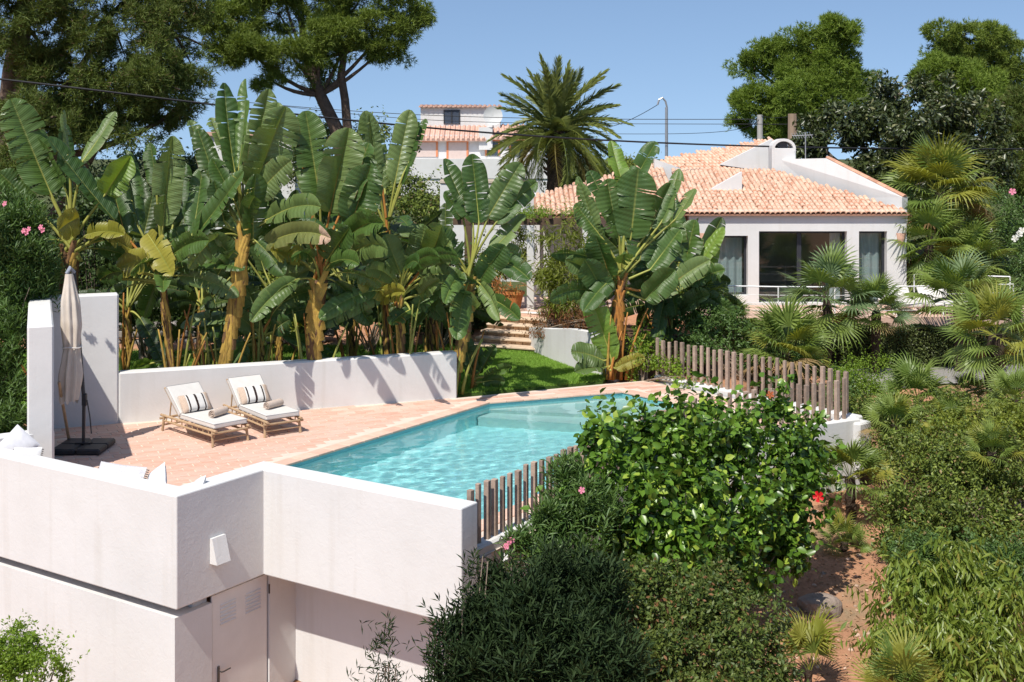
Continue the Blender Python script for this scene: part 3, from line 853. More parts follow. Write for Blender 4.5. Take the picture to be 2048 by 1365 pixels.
# TV aerial on the roof
an = thing('roof_aerial', at(1607, 320, 40.5), 'grey television aerial on a thin mast beside the chimney', 'antenna')
ALU = mat('grey_aluminium', (.45, .45, .46), (.4, .4, .41), .4, .5, 4, 0, metal=.6)
b = at(1611, 322, 40.5); tpt = at(1611, 265, 40.5)
MB().tube([b - np.array([0, 0, .4]), tpt], .018, 6).build('mast', ALU, an)
c = tpt - np.array([0, 0, .12]); MB().tube([c - np.array([.45, 0, 0]), c + np.array([.25, 0, .03])], .012, 5).build('boom', ALU, an)
for k in range(8):
    x = c + np.array([-.42 + k * .085, 0, .005 * k]); MB().tube([x - np.array([0, .22, .1]), x + np.array([0, .22, .1])], .007, 4).build('element', ALU, an)
# pergola with a planted top between the steps and the villa
pg = thing('pergola', (1.0, 35.4, .87), 'dark timber pergola covered with low green plants at the top of the steps', 'pergola')
DT = mat('dark_timber', (.13, .085, .055), (.09, .06, .04), .85, .2, 6, .3, 30, .01)
MB().box((.35, 35.6, 3.52), (4.2, .18, .2)).build('beam', DT, pg)
MB().box((.35, 37.3, 3.52), (4.2, .18, .2)).build('beam', DT, pg)
for k in range(11): MB().box((-1.6 + k * .39, 36.45, 3.66), (.09, 2.1, .1)).build('rafter', DT, pg)
for x in (-1.3, .55, 2.2): MB().box((x, 35.62, 2.14), (.22, .22, 2.56), None, .02).build('post', STUCCO if x > 0 else DT, pg)

# stone steps
STONE = mat('warm_stone', (.62, .47, .33), (.48, .34, .22), .95, .1, 7, .5, 40, .02, var=.2)
TREAD = mat('stone_tread', (.66, .52, .38), (.56, .42, .30), .95, .1, 6, .4, 30, .02, var=.1)
st = thing('garden_steps', (-.1, 33.6, 0), 'flight of rough tan stone steps rising from the lawn', 'steps')
cd, rd = nrm(np.array([.40, .917])), nrm(np.array([.917, -.40]))
AXS = np.array([[*rd, 0], [*cd, 0], [0, 0, 1]])
rs = np.random.default_rng(8)
for k in range(6):
    c = np.array([-.20, 33.55]) + cd * .36 * k + rd * (-.05 * k)
    wdt = 2.2 - .12 * k
    z1 = .15 * (k + 1)
    MB().box((*(c + cd * .55), z1 - .035), (wdt, 1.15, .06), AXS, .015).build('tread', TREAD if k < 5 else WHITE_PAINT, st)
    MB().box((*(c + cd * .60), z1 - .11), (wdt - .06, 1.0, .085), AXS).build('riser_core', STONE, st)
    x = -wdt / 2
    while x < wdt / 2 - .05:
        w = min(rs.uniform(.13, .28), wdt / 2 - x)
        MB().box((*(c + cd * .08 + rd * (x + w / 2)), z1 - .108), (w - .015, .06 + rs.uniform(0, .03), .078), AXS, .012).build('stone', STONE, st)
        x += w
tag(MB().prism([(-.6, 35.6), (1.2, 34.95), (2.6, 36.0), (4.85, 36.2), (4.85, 39), (-.6, 39)], .3, .9).build('garden_path', TERP), 'pink paving at the top of the garden steps', kind='structure')
pw = thing('planter_wall', (1.2, 31.8, 0), 'low white planter wall curving down the lawn beside the steps', 'wall')
pp = [np.array(p) for p in [(.48, 33.9), (.62, 33.2), (1.05, 32.0), (1.5, 31.0), (2.0, 30.0), (2.55, 29.5)]]
out = []; inn = []
for i, p in enumerate(pp):
    d = nrm(pp[min(i + 1, len(pp) - 1)] - pp[max(i - 1, 0)]); nn = np.array([-d[1], d[0]]); out.append(p); inn.append(p + nn * .22)
loop = out + inn[::-1]
ht = [.62, .72, .85, 1.0, 1.05, 1.05]
MB().prism(loop, -.3, ht + ht[::-1]).build('wall', STUCCO, pw)
SOIL = mat('planter_soil', (.12, .07, .045), (.08, .05, .03), .95, .1, 9)
MB().prism(inn + [(5, 31), (4.5, 34.5), (1.2, 34.6)], -.3, .6).build('soil', SOIL, pw)
# clay pot on the path
cp = thing('clay_pot', at(1022, 590, 35.9), 'orange clay pot standing at the top of the garden steps', 'pot')
b = np.array([at(1027, 590, 35.9)[0], 35.9, .9])
CLAY = mat('orange_clay', (.58, .23, .08), (.50, .18, .06), .8, .2, 5)
MB().lathe(b, [(.20, 0), (.30, .42), (.34, .44), (.34, .52), (.29, .52), (.27, .46)], 18).build('bowl', CLAY, cp)

# ------------------------------------------------------------------ far white house on the hill
VY = 90.0
vh = thing('hillside_house', at(940, 390, VY), 'distant white two storey house with orange framed windows behind the palm', 'house')
def vbox(x0, y0, x1, y1, d0, d1, nm, m, par=vh):
    a, b_ = at(x0, y1, VY), at(x1, y0, VY)
    return MB().box(((a[0] + b_[0]) / 2, VY + (d0 + d1) / 2, (a[2] + b_[2]) / 2), (b_[0] - a[0], d1 - d0, b_[2] - a[2])).build(nm, m, par)
vbox(838, 214, 1000, 262, 1.5, 8, 'upper_wall', STUCCO)
vbox(822, 270, 1062, 352, 0, 9, 'lower_wall', STUCCO)
vbox(815, 318, 1092, 356, -3.0, -.02, 'balcony_wall', STUCCO)
vbox(800, 352, 1095, 440, -2.9, 6, 'base_wall', STUCCO)
vbox(1046, 256, 1092, 352, .8, 7, 'side_wall', STUCCO)
FR = mat('villa_rooftile', (.60, .40, .32), (.52, .31, .235), .9, .1, 2, 0, island=.15)
p0, p1 = at(834, 214, VY), at(1003, 214, VY)
def lowslope(x0, x1, yb, yt, d0, d1, nm):
    a, b_ = at(x0, yb, VY), at(x1, yb, VY); zt = at(x0, yt, VY)[2]
    f = MB().slab([(a[0], VY + d0, a[2]), (b_[0], VY + d0, a[2]), (b_[0], VY + d1, zt), (a[0], VY + d1, zt)], (0, 0, .12)).build(nm, FR, vh)
    m_ = MB(); n = int((b_[0] - a[0]) / .36)
    for k in range(n):
        x = a[0] + (k + .5) * (b_[0] - a[0]) / n
        m_.tube([(x, VY + d0 - .05, a[2] + .13), (x, VY + d1, zt + .13)], .11, 6)
    m_.build('roof_tile_field', FR, f, kind='stuff')
lowslope(835, 1003, 214, 209, 1.2, 7, 'upper_roof')
lowslope(822, 972, 283, 255, -.5, 1.5, 'lower_roof')
lowslope(980, 1062, 280, 252, -.5, 2.2, 'lower_roof')
vbox(958, 255, 985, 300, -.3, 2, 'chimney_stack', STUCCO)
OR = mat('orange_window_frame', (.66, .26, .13), (.6, .22, .1), .8, .2)
BL = mat('roller_blind', (.62, .50, .45), (.56, .45, .40), .8, .2)
DGL = mat('dark_pane', (.06, .075, .10), (.05, .06, .085), .1, .6, 2, 0)
def vwin(x0, y0, x1, y1, fr, pm, d=-.06, fw=4):
    w = vbox(x0, y0, x1, y0 + fw, d - .02, d + .1, 'window', fr)
    vbox(x0, y0 + fw, x0 + fw, y1, d - .02, d + .1, 'frame_stile', fr, w); vbox(x1 - fw, y0 + fw, x1, y1, d - .02, d + .1, 'frame_stile', fr, w)
    vbox(x0 + fw, y0 + fw, x1 - fw, y1, d, d + .05, 'pane', pm, w)
    return w
vwin(826, 281, 876, 314, OR, BL); vwin(893, 281, 937, 318, OR, BL); vwin(970, 279, 1000, 312, OR, DGL); vwin(1018, 279, 1052, 314, OR, DGL)
w = vwin(885, 219, 918, 247, CHAR, DGL, 1.42, 2); vbox(900, 221, 903, 247, 1.38, 1.45, 'frame_mullion', CHAR, w)
dsh = thing('satellite_dish', at(986, 232, VY - .5), 'large pale satellite dish on the roof of the hillside house', 'satellite dish')
c = at(986, 232, VY - .3); prof = [(.02, 0), (.3, .03), (.55, .10), (.72, .18)]
V = [(c[0] + r * math.cos(2 * math.pi * k / 20), c[1] - z, c[2] + r * math.sin(2 * math.pi * k / 20)) for r, z in prof for k in range(20)]
F = [(i * 20 + k, i * 20 + (k + 1) % 20, (i + 1) * 20 + (k + 1) % 20, (i + 1) * 20 + k) for i in range(3) for k in range(20)]
part('reflector', V, F, STUCCO, dsh, smooth=True)
MB().tube([c + np.array([0, .1, 0]), c + np.array([0, .5, -.9])], .05, 6).build('mast', ALU, dsh)
# white house glimpsed between banana leaves on the left, retaining wall in the middle
lh = thing('neighbour_house', at(430, 340, 62), 'white neighbouring house glimpsed between the pine and the tallest banana leaves', 'house')
a, b_ = at(392, 345, 62), at(590, 272, 62)
MB().box(((a[0] + b_[0]) / 2, 65, (b_[2] + .5) / 2), (b_[0] - a[0], 6, b_[2] - .5)).build('wall', STUCCO, lh)
MB().box(((a[0] + b_[0]) / 2, 65, b_[2] + .1), (b_[0] - a[0] + .4, 6.4, .2)).build('roof', FR, lh)
rw_ = thing('garden_wall', at(960, 420, 46), 'tall white garden wall under the hillside house beside the tiled wing roof', 'wall')
a, b_ = at(880, 440, 46), at(1072, 368, 46)
MB().box(((a[0] + b_[0]) / 2, 46.2, (b_[2] + .3) / 2), (b_[0] - a[0], .4, b_[2] - .3), None, .02).build('wall', STUCCO, rw_)
SC_ = mat('stone_cap', (.55, .47, .38), (.45, .38, .30), .95, .1, 3, .4, 12, .03)
MB().box(((a[0] + b_[0]) / 2, 46.2, b_[2] + .08), (b_[0] - a[0], .5, .16), None, .03).build('coping', SC_, rw_)

# ------------------------------------------------------------------ poles and cables
def pole(px, pt, pb, Y_, r, label, m, hook=False):
    t_ = at(px, pt, Y_); g_ = float(gz(t_[0], Y_))
    o = thing('utility_pole', (t_[0], Y_, g_), label, 'pole')
    MB().tube([(t_[0], Y_, g_ - .3), t_], [r * 1.25, r], 8).build('shaft', m, o)
    return o, t_
CONC = mat('concrete_pole', (.44, .42, .39), (.37, .35, .32), .9, .1, 3)
WP = mat('wood_pole', (.34, .25, .18), (.28, .2, .14), .9, .1, 3)
o, t1 = pole(1333, 215, 330, 58, .07, 'slim grey metal pole with a hooked top behind the villa roof', ALU)
h = [at(x, y, 58) for x, y in ((1334, 215), (1331, 203), (1325, 196), (1318, 200), (1315, 210))]
MB().tube(h, .05, 6).build('hook', ALU, o)
pole(1520, 230, 300, 56, .13, 'square pale concrete pole above the villa ridge', CONC)
pole(1585, 228, 300, 54, .2, 'thick wooden pole rising behind the chimney', WP)
BLK = mat('black_cable', (.02, .02, .022), (.015, .015, .018), .6, .3, 3, 0)
def cable(pts, r, label):
    """pts: (px, py, depth) samples of a hanging line"""
    q = np.array(pts, float); t = np.arange(len(q)); tt = np.linspace(0, len(q) - 1, 60)
    P = [np.polyfit(t, q[:, k], min(3, len(q) - 1)) for k in range(3)]
    W = [at(*(np.polyval(p, s) for p in P)) for s in tt]
    m_ = MB().tube(W, r, 5, cap=False); o = m_.build('cable', BLK, None); tag(o, label, 'cable', 'overhead cables')
cable([(-60, 150, 33), (220, 188, 34), (440, 212, 35), (700, 241, 36), (1040, 268, 38), (1330, 287, 40), (1540, 293, 42), (2110, 299, 46)], .03, 'thickest black overhead cable crossing the whole view')
cable([(380, 195, 60), (700, 222, 58), (1020, 236, 58), (1520, 239, 56)], .016, 'thin overhead line above the hillside house, ending at the concrete pole')
cable([(560, 212, 60), (820, 238, 58), (1100, 247, 58), (1585, 249, 54)], .014, 'thin overhead line just below the topmost one, ending at the wooden pole')
cable([(1315, 210, 58), (1260, 240, 60), (1215, 255, 63)], .016, 'short cable drooping from the hooked pole towards the palm')
cable([(1180, 268, 62), (1350, 268, 60), (1470, 260, 57), (1520, 234, 56)], .013, 'thin slack line under the hooked pole, rising to the concrete pole')
cable([(1520, 231, 56), (1550, 236, 55), (1585, 232, 54)], .013, 'short line joining the concrete pole and the wooden pole')
# ------------------------------------------------------------------ loungers, pillows, towels
CUSH = CANVAS
PIPE = mat('cushion_piping', (.42, .41, .41), (.36, .35, .35), .9, .1, 9, 0)
def puff(L, W, T, nx=18, ny=14, p=4, sag=0., seed=0):
    """soft pillow shape lying in XY"""
    g = np.random.default_rng(seed)
    V, F = [], []
    for s in (1, -1):
        for j in range(ny + 1):
            for i in range(nx + 1):
                a, b = i / nx * 2 - 1, j / ny * 2 - 1
                k = (1 - abs(a) ** p) ** .5 * (1 - abs(b) ** p) ** .5
                pin = 1 - .06 * (1 - abs(a)) * abs(b) ** 3 - .06 * (1 - abs(b)) * abs(a) ** 3
                V.append((a * L / 2 * (1 - .05 * (1 - abs(b)) * abs(a) ** 4 * 0), b * W / 2 * (1 - .07 * (1 - abs(a) ** 2) * 0 + 0) * pin, s * T / 2 * k + g.normal(0, T * .012)))
    n = (nx + 1) * (ny + 1)
    for s in range(2):
        for j in range(ny):
            for i in range(nx):
                q = (s * n + j * (nx + 1) + i, s * n + j * (nx + 1) + i + 1, s * n + (j + 1) * (nx + 1) + i + 1, s * n + (j + 1) * (nx + 1) + i)
                F.append(q if s == 0 else q[::-1])
    return np.array(V), F
def stripe_mat():
    t = NT('striped_pillow')
    sx = t.new('SeparateXYZ'); t.l.new(t.coord(), sx.inputs[0])
    ax = t.math('ABSOLUTE', sx.outputs[0])
    mid = t.math('LESS_THAN', ax, .024)
    s2 = t.math('MULTIPLY', t.math('GREATER_THAN', ax, .150), t.math('LESS_THAN', ax, .180))
    tan = t.math('GREATER_THAN', ax, .205)
    c = t.mix(tan, (.66, .64, .60), t.ramp(t.noise(60, 5, .8), (.60, .48, .38), (.44, .32, .24), .35, .65))
    c = t.mix(t.math('ADD', mid, s2, True), c, (.035, .022, .02))
    t.base(c, .95, .1); t.bump(t.noise(150, 4), .4, .004); return t.m
STRIPE = stripe_mat()
TOWEL = mat('beige_towel', (.62, .50, .42), (.54, .43, .35), .98, .05, 25, .8, 160, .01)
FRINGE = mat('pillow_fringe', (.62, .52, .43), (.5, .4, .32), .95, .1)
def lounger(foot, ang, label, plabel, tlabel):
    """foot: plan centre of the foot end, ang: direction foot -> head"""
    root = thing('sun_lounger', (*foot, 0), label, 'sun lounger', 'bamboo sun loungers')
    h = np.array([math.cos(ang), math.sin(ang), 0]); s = np.array([-h[1], h[0], 0]); up = np.array([0, 0, 1.0])
    O = np.array([*foot, 0.0])
    P = lambda a, b, z: O + h * a + s * b + up * z
    Wd, Ln, SH = .36, 1.92, .30
    for b in (-Wd, Wd):
        for a, spl in ((.04, -.05), (1.86, .05)):
            MB().tube([P(a + spl, b * 1.06, 0), P(a, b, SH + .02)], [.028, .026], 8).build('leg', BAMBOO, root)
        MB().tube([P(-.10, b, SH), P(Ln + .08, b, SH)], .026, 8).build('side_rail', BAMBOO, root)
        MB().tube([P(-.02, b, SH - .10), P(Ln, b, SH - .10)], .021, 8).build('side_rail', BAMBOO, root)
        for k in range(9):
            a = .18 + k * .2; MB().tube([P(a, b, SH - .10), P(a, b, SH)], .012, 6).build('spindle', BAMBOO, root)
    for a in (-.03, Ln): MB().tube([P(a, -Wd - .07, SH - .05), P(a, Wd + .07, SH - .05)], .024, 8).build('cross_rail', BAMBOO, root)
    for a in (.0, 1.88): MB().tube([P(a, -Wd, .12), P(a, Wd, .12)], .018, 8).build('stretcher', BAMBOO, root)
    for k in range(7):
        a = .08 + k * .19; MB().tube([P(a, -Wd, SH + .02), P(a, Wd, SH + .02)], .012, 6).build('slat', BAMBOO, root)
    # seat cushion and raised back cushion
    axf = np.array([h, s, up])
    def cushion(c, L, W, T, ax, nm):
        o = MB().box(c, (L, W, T), ax, .022).build(nm, CUSH, root)
        for zz in (T / 2 - .012, -T / 2 + .012):
            q = [c + ax[0] * sx * L / 2 + ax[1] * sy * W / 2 + ax[2] * zz for sx, sy in ((1, 1), (1, -1), (-1, -1), (-1, 1), (1, 1))]
            MB().tube(q, .0065, 5).build('piping', PIPE, o)
        return o
    cushion(P(.62, 0, SH + .085), 1.28, .72, .10, axf, 'seat_cushion')
    th = R(40)
    bh = h * math.cos(th) + up * math.sin(th); bn = -h * math.sin(th) + up * math.cos(th)
    axb = np.array([bh, s, bn])
    bc = P(1.28, 0, SH + .08) + bh * .36 + bn * .03
    cushion(bc, .72, .72, .10, axb, 'back_cushion')
    for b in (-Wd + .02, Wd - .02):
        MB().tube([P(1.26, b, SH + .02), P(1.26, b, SH + .02) + bh * .82], .02, 8).build('back_rail', BAMBOO, root)
        MB().tube([P(1.26, b * .9, SH + .02) + bh * .55, P(1.75, b * .9, SH)], .015, 6).build('back_prop', BAMBOO, root)
    for k in range(5): q = P(1.26, 0, SH + .02) + bh * (.08 + k * .17); MB().tube([q - s * Wd, q + s * Wd], .012, 6).build('back_slat', BAMBOO, root)
    # striped pillow leaning on the back cushion, turned so its long side runs across
    pv, pf = puff(.62, .38, .17, p=3.2, seed=int(ang * 100))
    th2 = R(52); ph = h * math.cos(th2) + up * math.sin(th2); pn = -h * math.sin(th2) + up * math.cos(th2)
    pc = P(1.21, .02, SH + .135) + ph * .17 + pn * .055
    po = thing('striped_pillow', pc, plabel, 'pillow', 'striped pillows on the loungers')
    pm = link('cover', np_mesh('cover', pv, pf, smooth=True), STRIPE, po, (0, 0, 0), Matrix((-s, ph, pn)).transposed().to_quaternion())
    for sg in (-1, 1):
        m_ = MB()
        for k in range(22):
            y = -.165 + k * .0157; m_.tube([(sg * .30, y, 0), (sg * .335, y + .004, -.012)], .004, 3, cap=False)
        m2 = link('fringe', m_.mesh('fringe'), FRINGE, po, (0, 0, 0), Matrix((-s, ph, pn)).transposed().to_quaternion()); m2['kind'] = 'stuff'
    # rolled towel
    tc = P(.52, -.06, SH + .135 + .078)
    to = thing('rolled_towel', tc - up * .075, tlabel, 'towel', 'rolled towels on the loungers')
    ax = nrm(s * .92 + h * -.38); bx = np.cross(up, ax)
    sp = []
    for k in range(90):
        t_ = k / 89; r = .012 + .070 * t_; a = t_ * 5.2 * math.pi; sp.append((r * math.cos(a), r * math.sin(a)))
    V, F = [], []
    for w in (-.215, -.21, .21, .215):
        for (cx_, cz) in sp:
            k_ = 1 if abs(w) < .212 else .985
            V.append(tc + ax * w + bx * cx_ * k_ + up * cz * k_)
    n_ = len(sp)
    for j in range(3): F += [(j * n_ + k, j * n_ + k + 1, (j + 1) * n_ + k + 1, (j + 1) * n_ + k) for k in range(n_ - 1)]
    o = part('towel_roll', V, F, TOWEL, to, smooth=True)
    sd = o.modifiers.new('thick', 'SOLIDIFY'); sd.thickness = .011; sd.offset = 0
    return root
lounger((-5.36, 22.84), math.atan2(.71, -.70), 'bamboo lounger with cream cushions, the one nearer the folded parasol', 'black striped pillow on the lounger nearer the folded parasol', 'beige rolled towel on the lounger nearer the folded parasol')
lounger((-4.50, 23.55), math.atan2(.80, -.60), 'bamboo lounger with cream cushions, the one nearer the pool', 'black striped pillow on the lounger nearer the pool', 'beige rolled towel on the lounger nearer the pool')

# ------------------------------------------------------------------ corner seat with cushions behind the parapet
bench = thing('corner_bench', uv(12.0, -15, 0), 'white built-in bench along the inner side of the parapet', 'bench')
MB().uvbox(11.72, 12.42, -15.9, -13.26, 0, .40, .02).build('bench_base', STUCCO, bench)
GREYC = mat('grey_cushion', (.66, .65, .66), (.58, .57, .59), .95, .1, 12, .3, 160, .003)
WHITEC = mat('white_cushion', (.66, .65, .64), (.60, .59, .58), .95, .1, 12, .3, 160, .003)
STRG = mat('grey_striped_cushion', (.62, .61, .62), (.40, .39, .40), .95, .1, 40, .3, 120, .003)
for k in range(2): MB().uvbox(11.73, 12.40, -15.86 + k * 1.30, -14.58 + k * 1.30, .402, .52, .03).build('seat_cushion', WHITEC, bench)
def pillow(c, yaw, tilt, roll, L, W, T, m, label, seed, tassel=False):
    pv, pf = puff(L, W, T, p=2.6, seed=seed)
    o = thing('scatter_cushion', c, label, 'cushion', 'cushions on the corner bench')
    q = (Matrix.Rotation(yaw, 3, 'Z') @ Matrix.Rotation(tilt, 3, 'X') @ Matrix.Rotation(roll, 3, 'Z')).to_quaternion()
    link('cover', np_mesh('cover', pv, pf, smooth=True), m, o, (0, 0, 0), q)
    if tassel:
        m_ = MB()
        for sx in (-1, 1):
            for k in range(10):
                y = -W / 2 * .8 + k * W * .8 / 9; m_.tube([(sx * L * .48, y, 0), (sx * L * .54, y, -.02)], .008, 4, cap=False)
        f_ = link('tassel', m_.mesh('tassel'), mat('dark_tassel', (.12, .11, .11), (.09, .08, .08), .9, .1), o, (0, 0, 0), q); f_['kind'] = 'stuff'
    return o
yw = math.atan2(V2[1], V2[0])
c = at(34, 893, 19.55); pillow(c, yw + .9, R(72), R(45), .50, .50, .17, GREYC, 'pale grey square cushion standing on its corner at the low nook wall', 1)
c = at(52, 916, 19.2); pillow(c, yw + .3, R(65), R(4), .52, .34, .15, WHITEC, 'white cushion with dark tassels beside the cushion standing on its corner', 2, True)
c = at(240, 952, 17.7); pillow(c, yw + .05, R(62), R(2), .95, .34, .16, STRG, 'long grey patterned cushion lying along the parapet below the parasol base', 3, True)
c = at(314, 962, 17.45); pillow(c, yw - .2, R(68), R(38), .40, .40, .15, GREYC, 'small grey cushion with one corner sticking up past the long patterned cushion', 4)
c = at(396, 975, 17.2); pillow(c, yw - .5, R(60), R(30), .30, .30, .12, WHITEC, 'white cushion of which only a corner peeps over the parapet return', 5)

# ------------------------------------------------------------------ folded cantilever parasol
pb = ground_at(167, 900)
pr = thing('folded_parasol', (pb[0], pb[1], 0), 'folded cream cantilever parasol on a dark mast with a black slab base', 'parasol')
BLACKB = mat('black_base', (.03, .03, .034), (.022, .022, .026), .5, .4, 4, .1, 30)
for sx in (-1, 1):
    for sy in (-1, 1):
        MB().box((pb[0] + sx * .23, pb[1] + sy * .23, .06), (.45, .45, .115), None, .03).build('base_weight', BLACKB, pr)
MB().box((pb[0], pb[1], .13), (.30, .12, .03), None, .01).build('base_cross', BLACKB, pr)
PY = pb[1]
mast = [np.array([pb[0], PY, .12]), at(168, 800, PY), at(160, 700, PY), at(154, 600, PY), at(148, 540, PY)]
MB().tube(mast, [.03, .034, .034, .032, .03], 10).build('mast', DARKMETAL, pr)
MB().box(at(169, 800, PY), (.09, .09, .24), None, .02).build('crank_housing', DARKMETAL, pr)
MB().tube([at(174, 800, PY - .04), at(180, 835, PY - .08), at(183, 868, PY - .1)], .012, 6).build('crank_handle', DARKMETAL, pr)
MB().tube([at(152, 660, PY), at(148, 690, PY), at(158, 780, PY)], .03, 8).build('strut', DARKMETAL, pr)
MB().tube([at(148, 545, PY), at(140, 536, PY - .1), at(134, 548, PY - .12)], .04, 8).build('top_hub', mat('hub_grey', (.28, .30, .34), (.22, .24, .28), .5, .4), pr)
path = [at(138, 548, PY - .12), at(140, 600, PY - .12), at(143, 650, PY - .12), at(144, 693, PY - .12), at(143, 705, PY - .12), at(141, 750, PY - .13), at(138, 800, PY - .15)]
rad = [.07, .14, .16, .13, .14, .19, .15]
q = np.array(path); t_ = np.arange(len(q)); tt = np.linspace(0, len(q) - 1, 34)
pth = np.stack([np.interp(tt, t_, q[:, k]) for k in range(3)], 1); rr = np.interp(tt, t_, rad)
V, F, seg = [], [], 40
for i in range(34):
    for k in range(seg):
        th = 2 * math.pi * k / seg
        f_ = 1 + .22 * math.sin(8 * th + i * .05) * min(1, i / 6) + .05 * math.sin(3 * th + i * .3)
        V.append(pth[i] + np.array([math.cos(th), math.sin(th), 0]) * rr[i] * f_ + np.array([0, 0, -.08 * max(0, math.sin(8 * th)) if i == 33 else 0]))
F = [(i * seg + k, i * seg + (k + 1) % seg, (i + 1) * seg + (k + 1) % seg, (i + 1) * seg + k) for i in range(33) for k in range(seg)]
part('canopy', V, F, mat('parasol_canvas', (.62, .55, .47), (.55, .48, .40), .95, .1, 6, .3, 90, .004), pr, smooth=True)
MB().tube([pth[17] + np.array([.165 * math.cos(a), .165 * math.sin(a), .01 * math.sin(3 * a)]) for a in np.linspace(0, 6.28, 24)], .014, 5).build('strap', CANVAS, pr)
pl_ = thing('wooden_pole', ground_at(137, 890), 'brown wooden pole leaning behind the screen wall next to the parasol base', 'pole')
MB().tube([ground_at(139, 888) + np.array([0, 0, .02]), at(118, 765, 21.9)], [.03, .028], 8).build('shaft', BAMBOO, pl_)
# ------------------------------------------------------------------ foliage machinery
LEAF_S = (np.array([(0, 0, 0), (.5, .5, .06), (1, 0, -.03), (.5, -.5, .06)]), np.array([(0, 2, 1), (0, 3, 2)]))
LEAF_L = (np.array([(0, 0, 0), (.28, .44, .09), (.65, .40, .06), (1, 0, -.10), (.65, -.40, .06), (.28, -.44, .09), (.45, 0, 0)]),
          np.array([(0, 6, 1), (1, 6, 2), (2, 6, 3), (3, 6, 4), (4, 6, 5), (5, 6, 0)]))
def leaf_cloud(P, D, N, size, width, tmpl):
    """P,D,N: (n,3) position, direction, normal hint; size (n,), width ratio"""
    X_ = nrm(D); Z_ = nrm(N - (N * X_).sum(1, keepdims=True) * X_); Y_ = np.cross(Z_, X_)
    T, Fc = tmpl
    s = np.asarray(size)[:, None, None]
    V = P[:, None, :] + s * (T[None, :, 0:1] * X_[:, None, :] + T[None, :, 1:2] * width * Y_[:, None, :] + T[None, :, 2:3] * Z_[:, None, :])
    k = len(T)
    F = (Fc[None] + (np.arange(len(P)) * k)[:, None, None]).reshape(-1, 3)
    return V.reshape(-1, 3), F
def lobe(px, py, Y_, rx, ry, rd=None):
    c = at(px, py, Y_); k = Y_ / F_PX
    return (c, np.array([rx * k, (rd if rd is not None else (rx + ry) / 2 * k), ry * k]))
def clumps(g, lobes, n_cl, cl_r, n_leaf, fill=.25, front=.0):
    """points gathered in clumps near the surface of ellipsoid lobes -> positions, outward normals"""
    sub_ = []
    for c, r in lobes:
        sub_.append((c, r * .66))
        for _ in range(10):
            d = nrm(g.normal(size=3)); d[1] -= .2
            sub_.append((c + d * r * g.uniform(.55, .98), r * g.uniform(.24, .46)))
    lobes = sub_
    area = np.array([(r[0] * r[1] + r[0] * r[2] + r[1] * r[2]) for _, r in lobes]); pr = area / area.sum()
    Lc, Lr = np.array([c for c, _ in lobes]), np.array([r for _, r in lobes])
    C, N = np.zeros((0, 3)), np.zeros((0, 3))
    for _ in range(40):
        m_ = max(200, 2 * (n_cl - len(C)))
        i_ = g.choice(len(lobes), m_, p=pr); d = nrm(g.normal(size=(m_, 3)))
        rad = np.where(g.random(m_) > fill, g.uniform(.86, 1.04, m_), g.uniform(.35, .86, m_))
        p = Lc[i_] + d * Lr[i_] * rad[:, None]
        q = (((p[:, None] - Lc[None]) / Lr[None]) ** 2).sum(-1); q[np.arange(m_), i_] = 9
        ok = (q.min(1) > .62) & ~((d[:, 1] > .5) & (g.random(m_) < front))      # thinner on the far side
        C = np.vstack([C, p[ok]]); N = np.vstack([N, nrm(d / Lr[i_])[ok]])
        if len(C) >= n_cl: break
    C, N = C[:n_cl], N[:n_cl]
    szs = g.uniform(.6, 1.35, len(C)) * cl_r
    idx = np.repeat(np.arange(len(C)), n_leaf)
    o = nrm(g.normal(size=(len(idx), 3))) * (g.random(len(idx)) ** .45)[:, None]
    P = C[idx] + o * szs[idx][:, None] * np.array([1, 1, .75])
    Nn = nrm(nrm(o) * .8 + N[idx] * .7)
    return P, Nn
def pnoise(P, f, seed):
    g = np.random.default_rng(seed); k = nrm(g.normal(size=(7, 3))) * f * g.uniform(.6, 1.6, (7, 1)); ph = g.uniform(0, 6.28, 7)
    return np.sin(P @ k.T + ph).mean(1)
def carve(P, N, size, seed, thr=-.22):
    """open pockets in a crown so that light and sky come through"""
    keep = pnoise(P, 6.28 / size, seed) > thr
    return P[keep], N[keep]
def broad(g, P, N, size, width, tmpl, droop=.2, jit=.6, upb=.45):
    n = len(P)
    nn = nrm(N * .6 + np.array([0, 0, upb]) + g.normal(size=(n, 3)) * jit)
    d = np.cross(nn, nrm(g.normal(size=(n, 3)))) + N * .35 + np.array([0, 0, -droop])
    return leaf_cloud(P, d, nn, size * g.uniform(.65, 1.25, n), width, tmpl)
def tufts(g, P, N, L, w, k=6):
    n = len(P); idx = np.repeat(np.arange(n), k); m = n * k
    d = nrm(N[idx] * .75 + np.array([0, 0, .25]) + g.normal(size=(m, 3)) * .62)
    ln = L * g.uniform(.6, 1.2, m)[:, None]
    sd = nrm(np.cross(d, g.normal(size=(m, 3)))) * w
    b = P[idx] + d * ln * .08
    V = np.stack([b - sd, b + sd, P[idx] + d * ln], 1).reshape(-1, 3)
    return V, np.arange(3 * m).reshape(m, 3)
BARK_P = mat('pine_bark', (.17, .12, .09), (.09, .065, .05), .95, .1, 6, .8, 16, .05)
BARK_G = mat('grey_bark', (.20, .17, .14), (.13, .11, .09), .95, .1, 6, .6, 20, .03)
TWIG = mat('twig_bark', (.30, .24, .18), (.20, .15, .11), .95, .1, 6, 0)
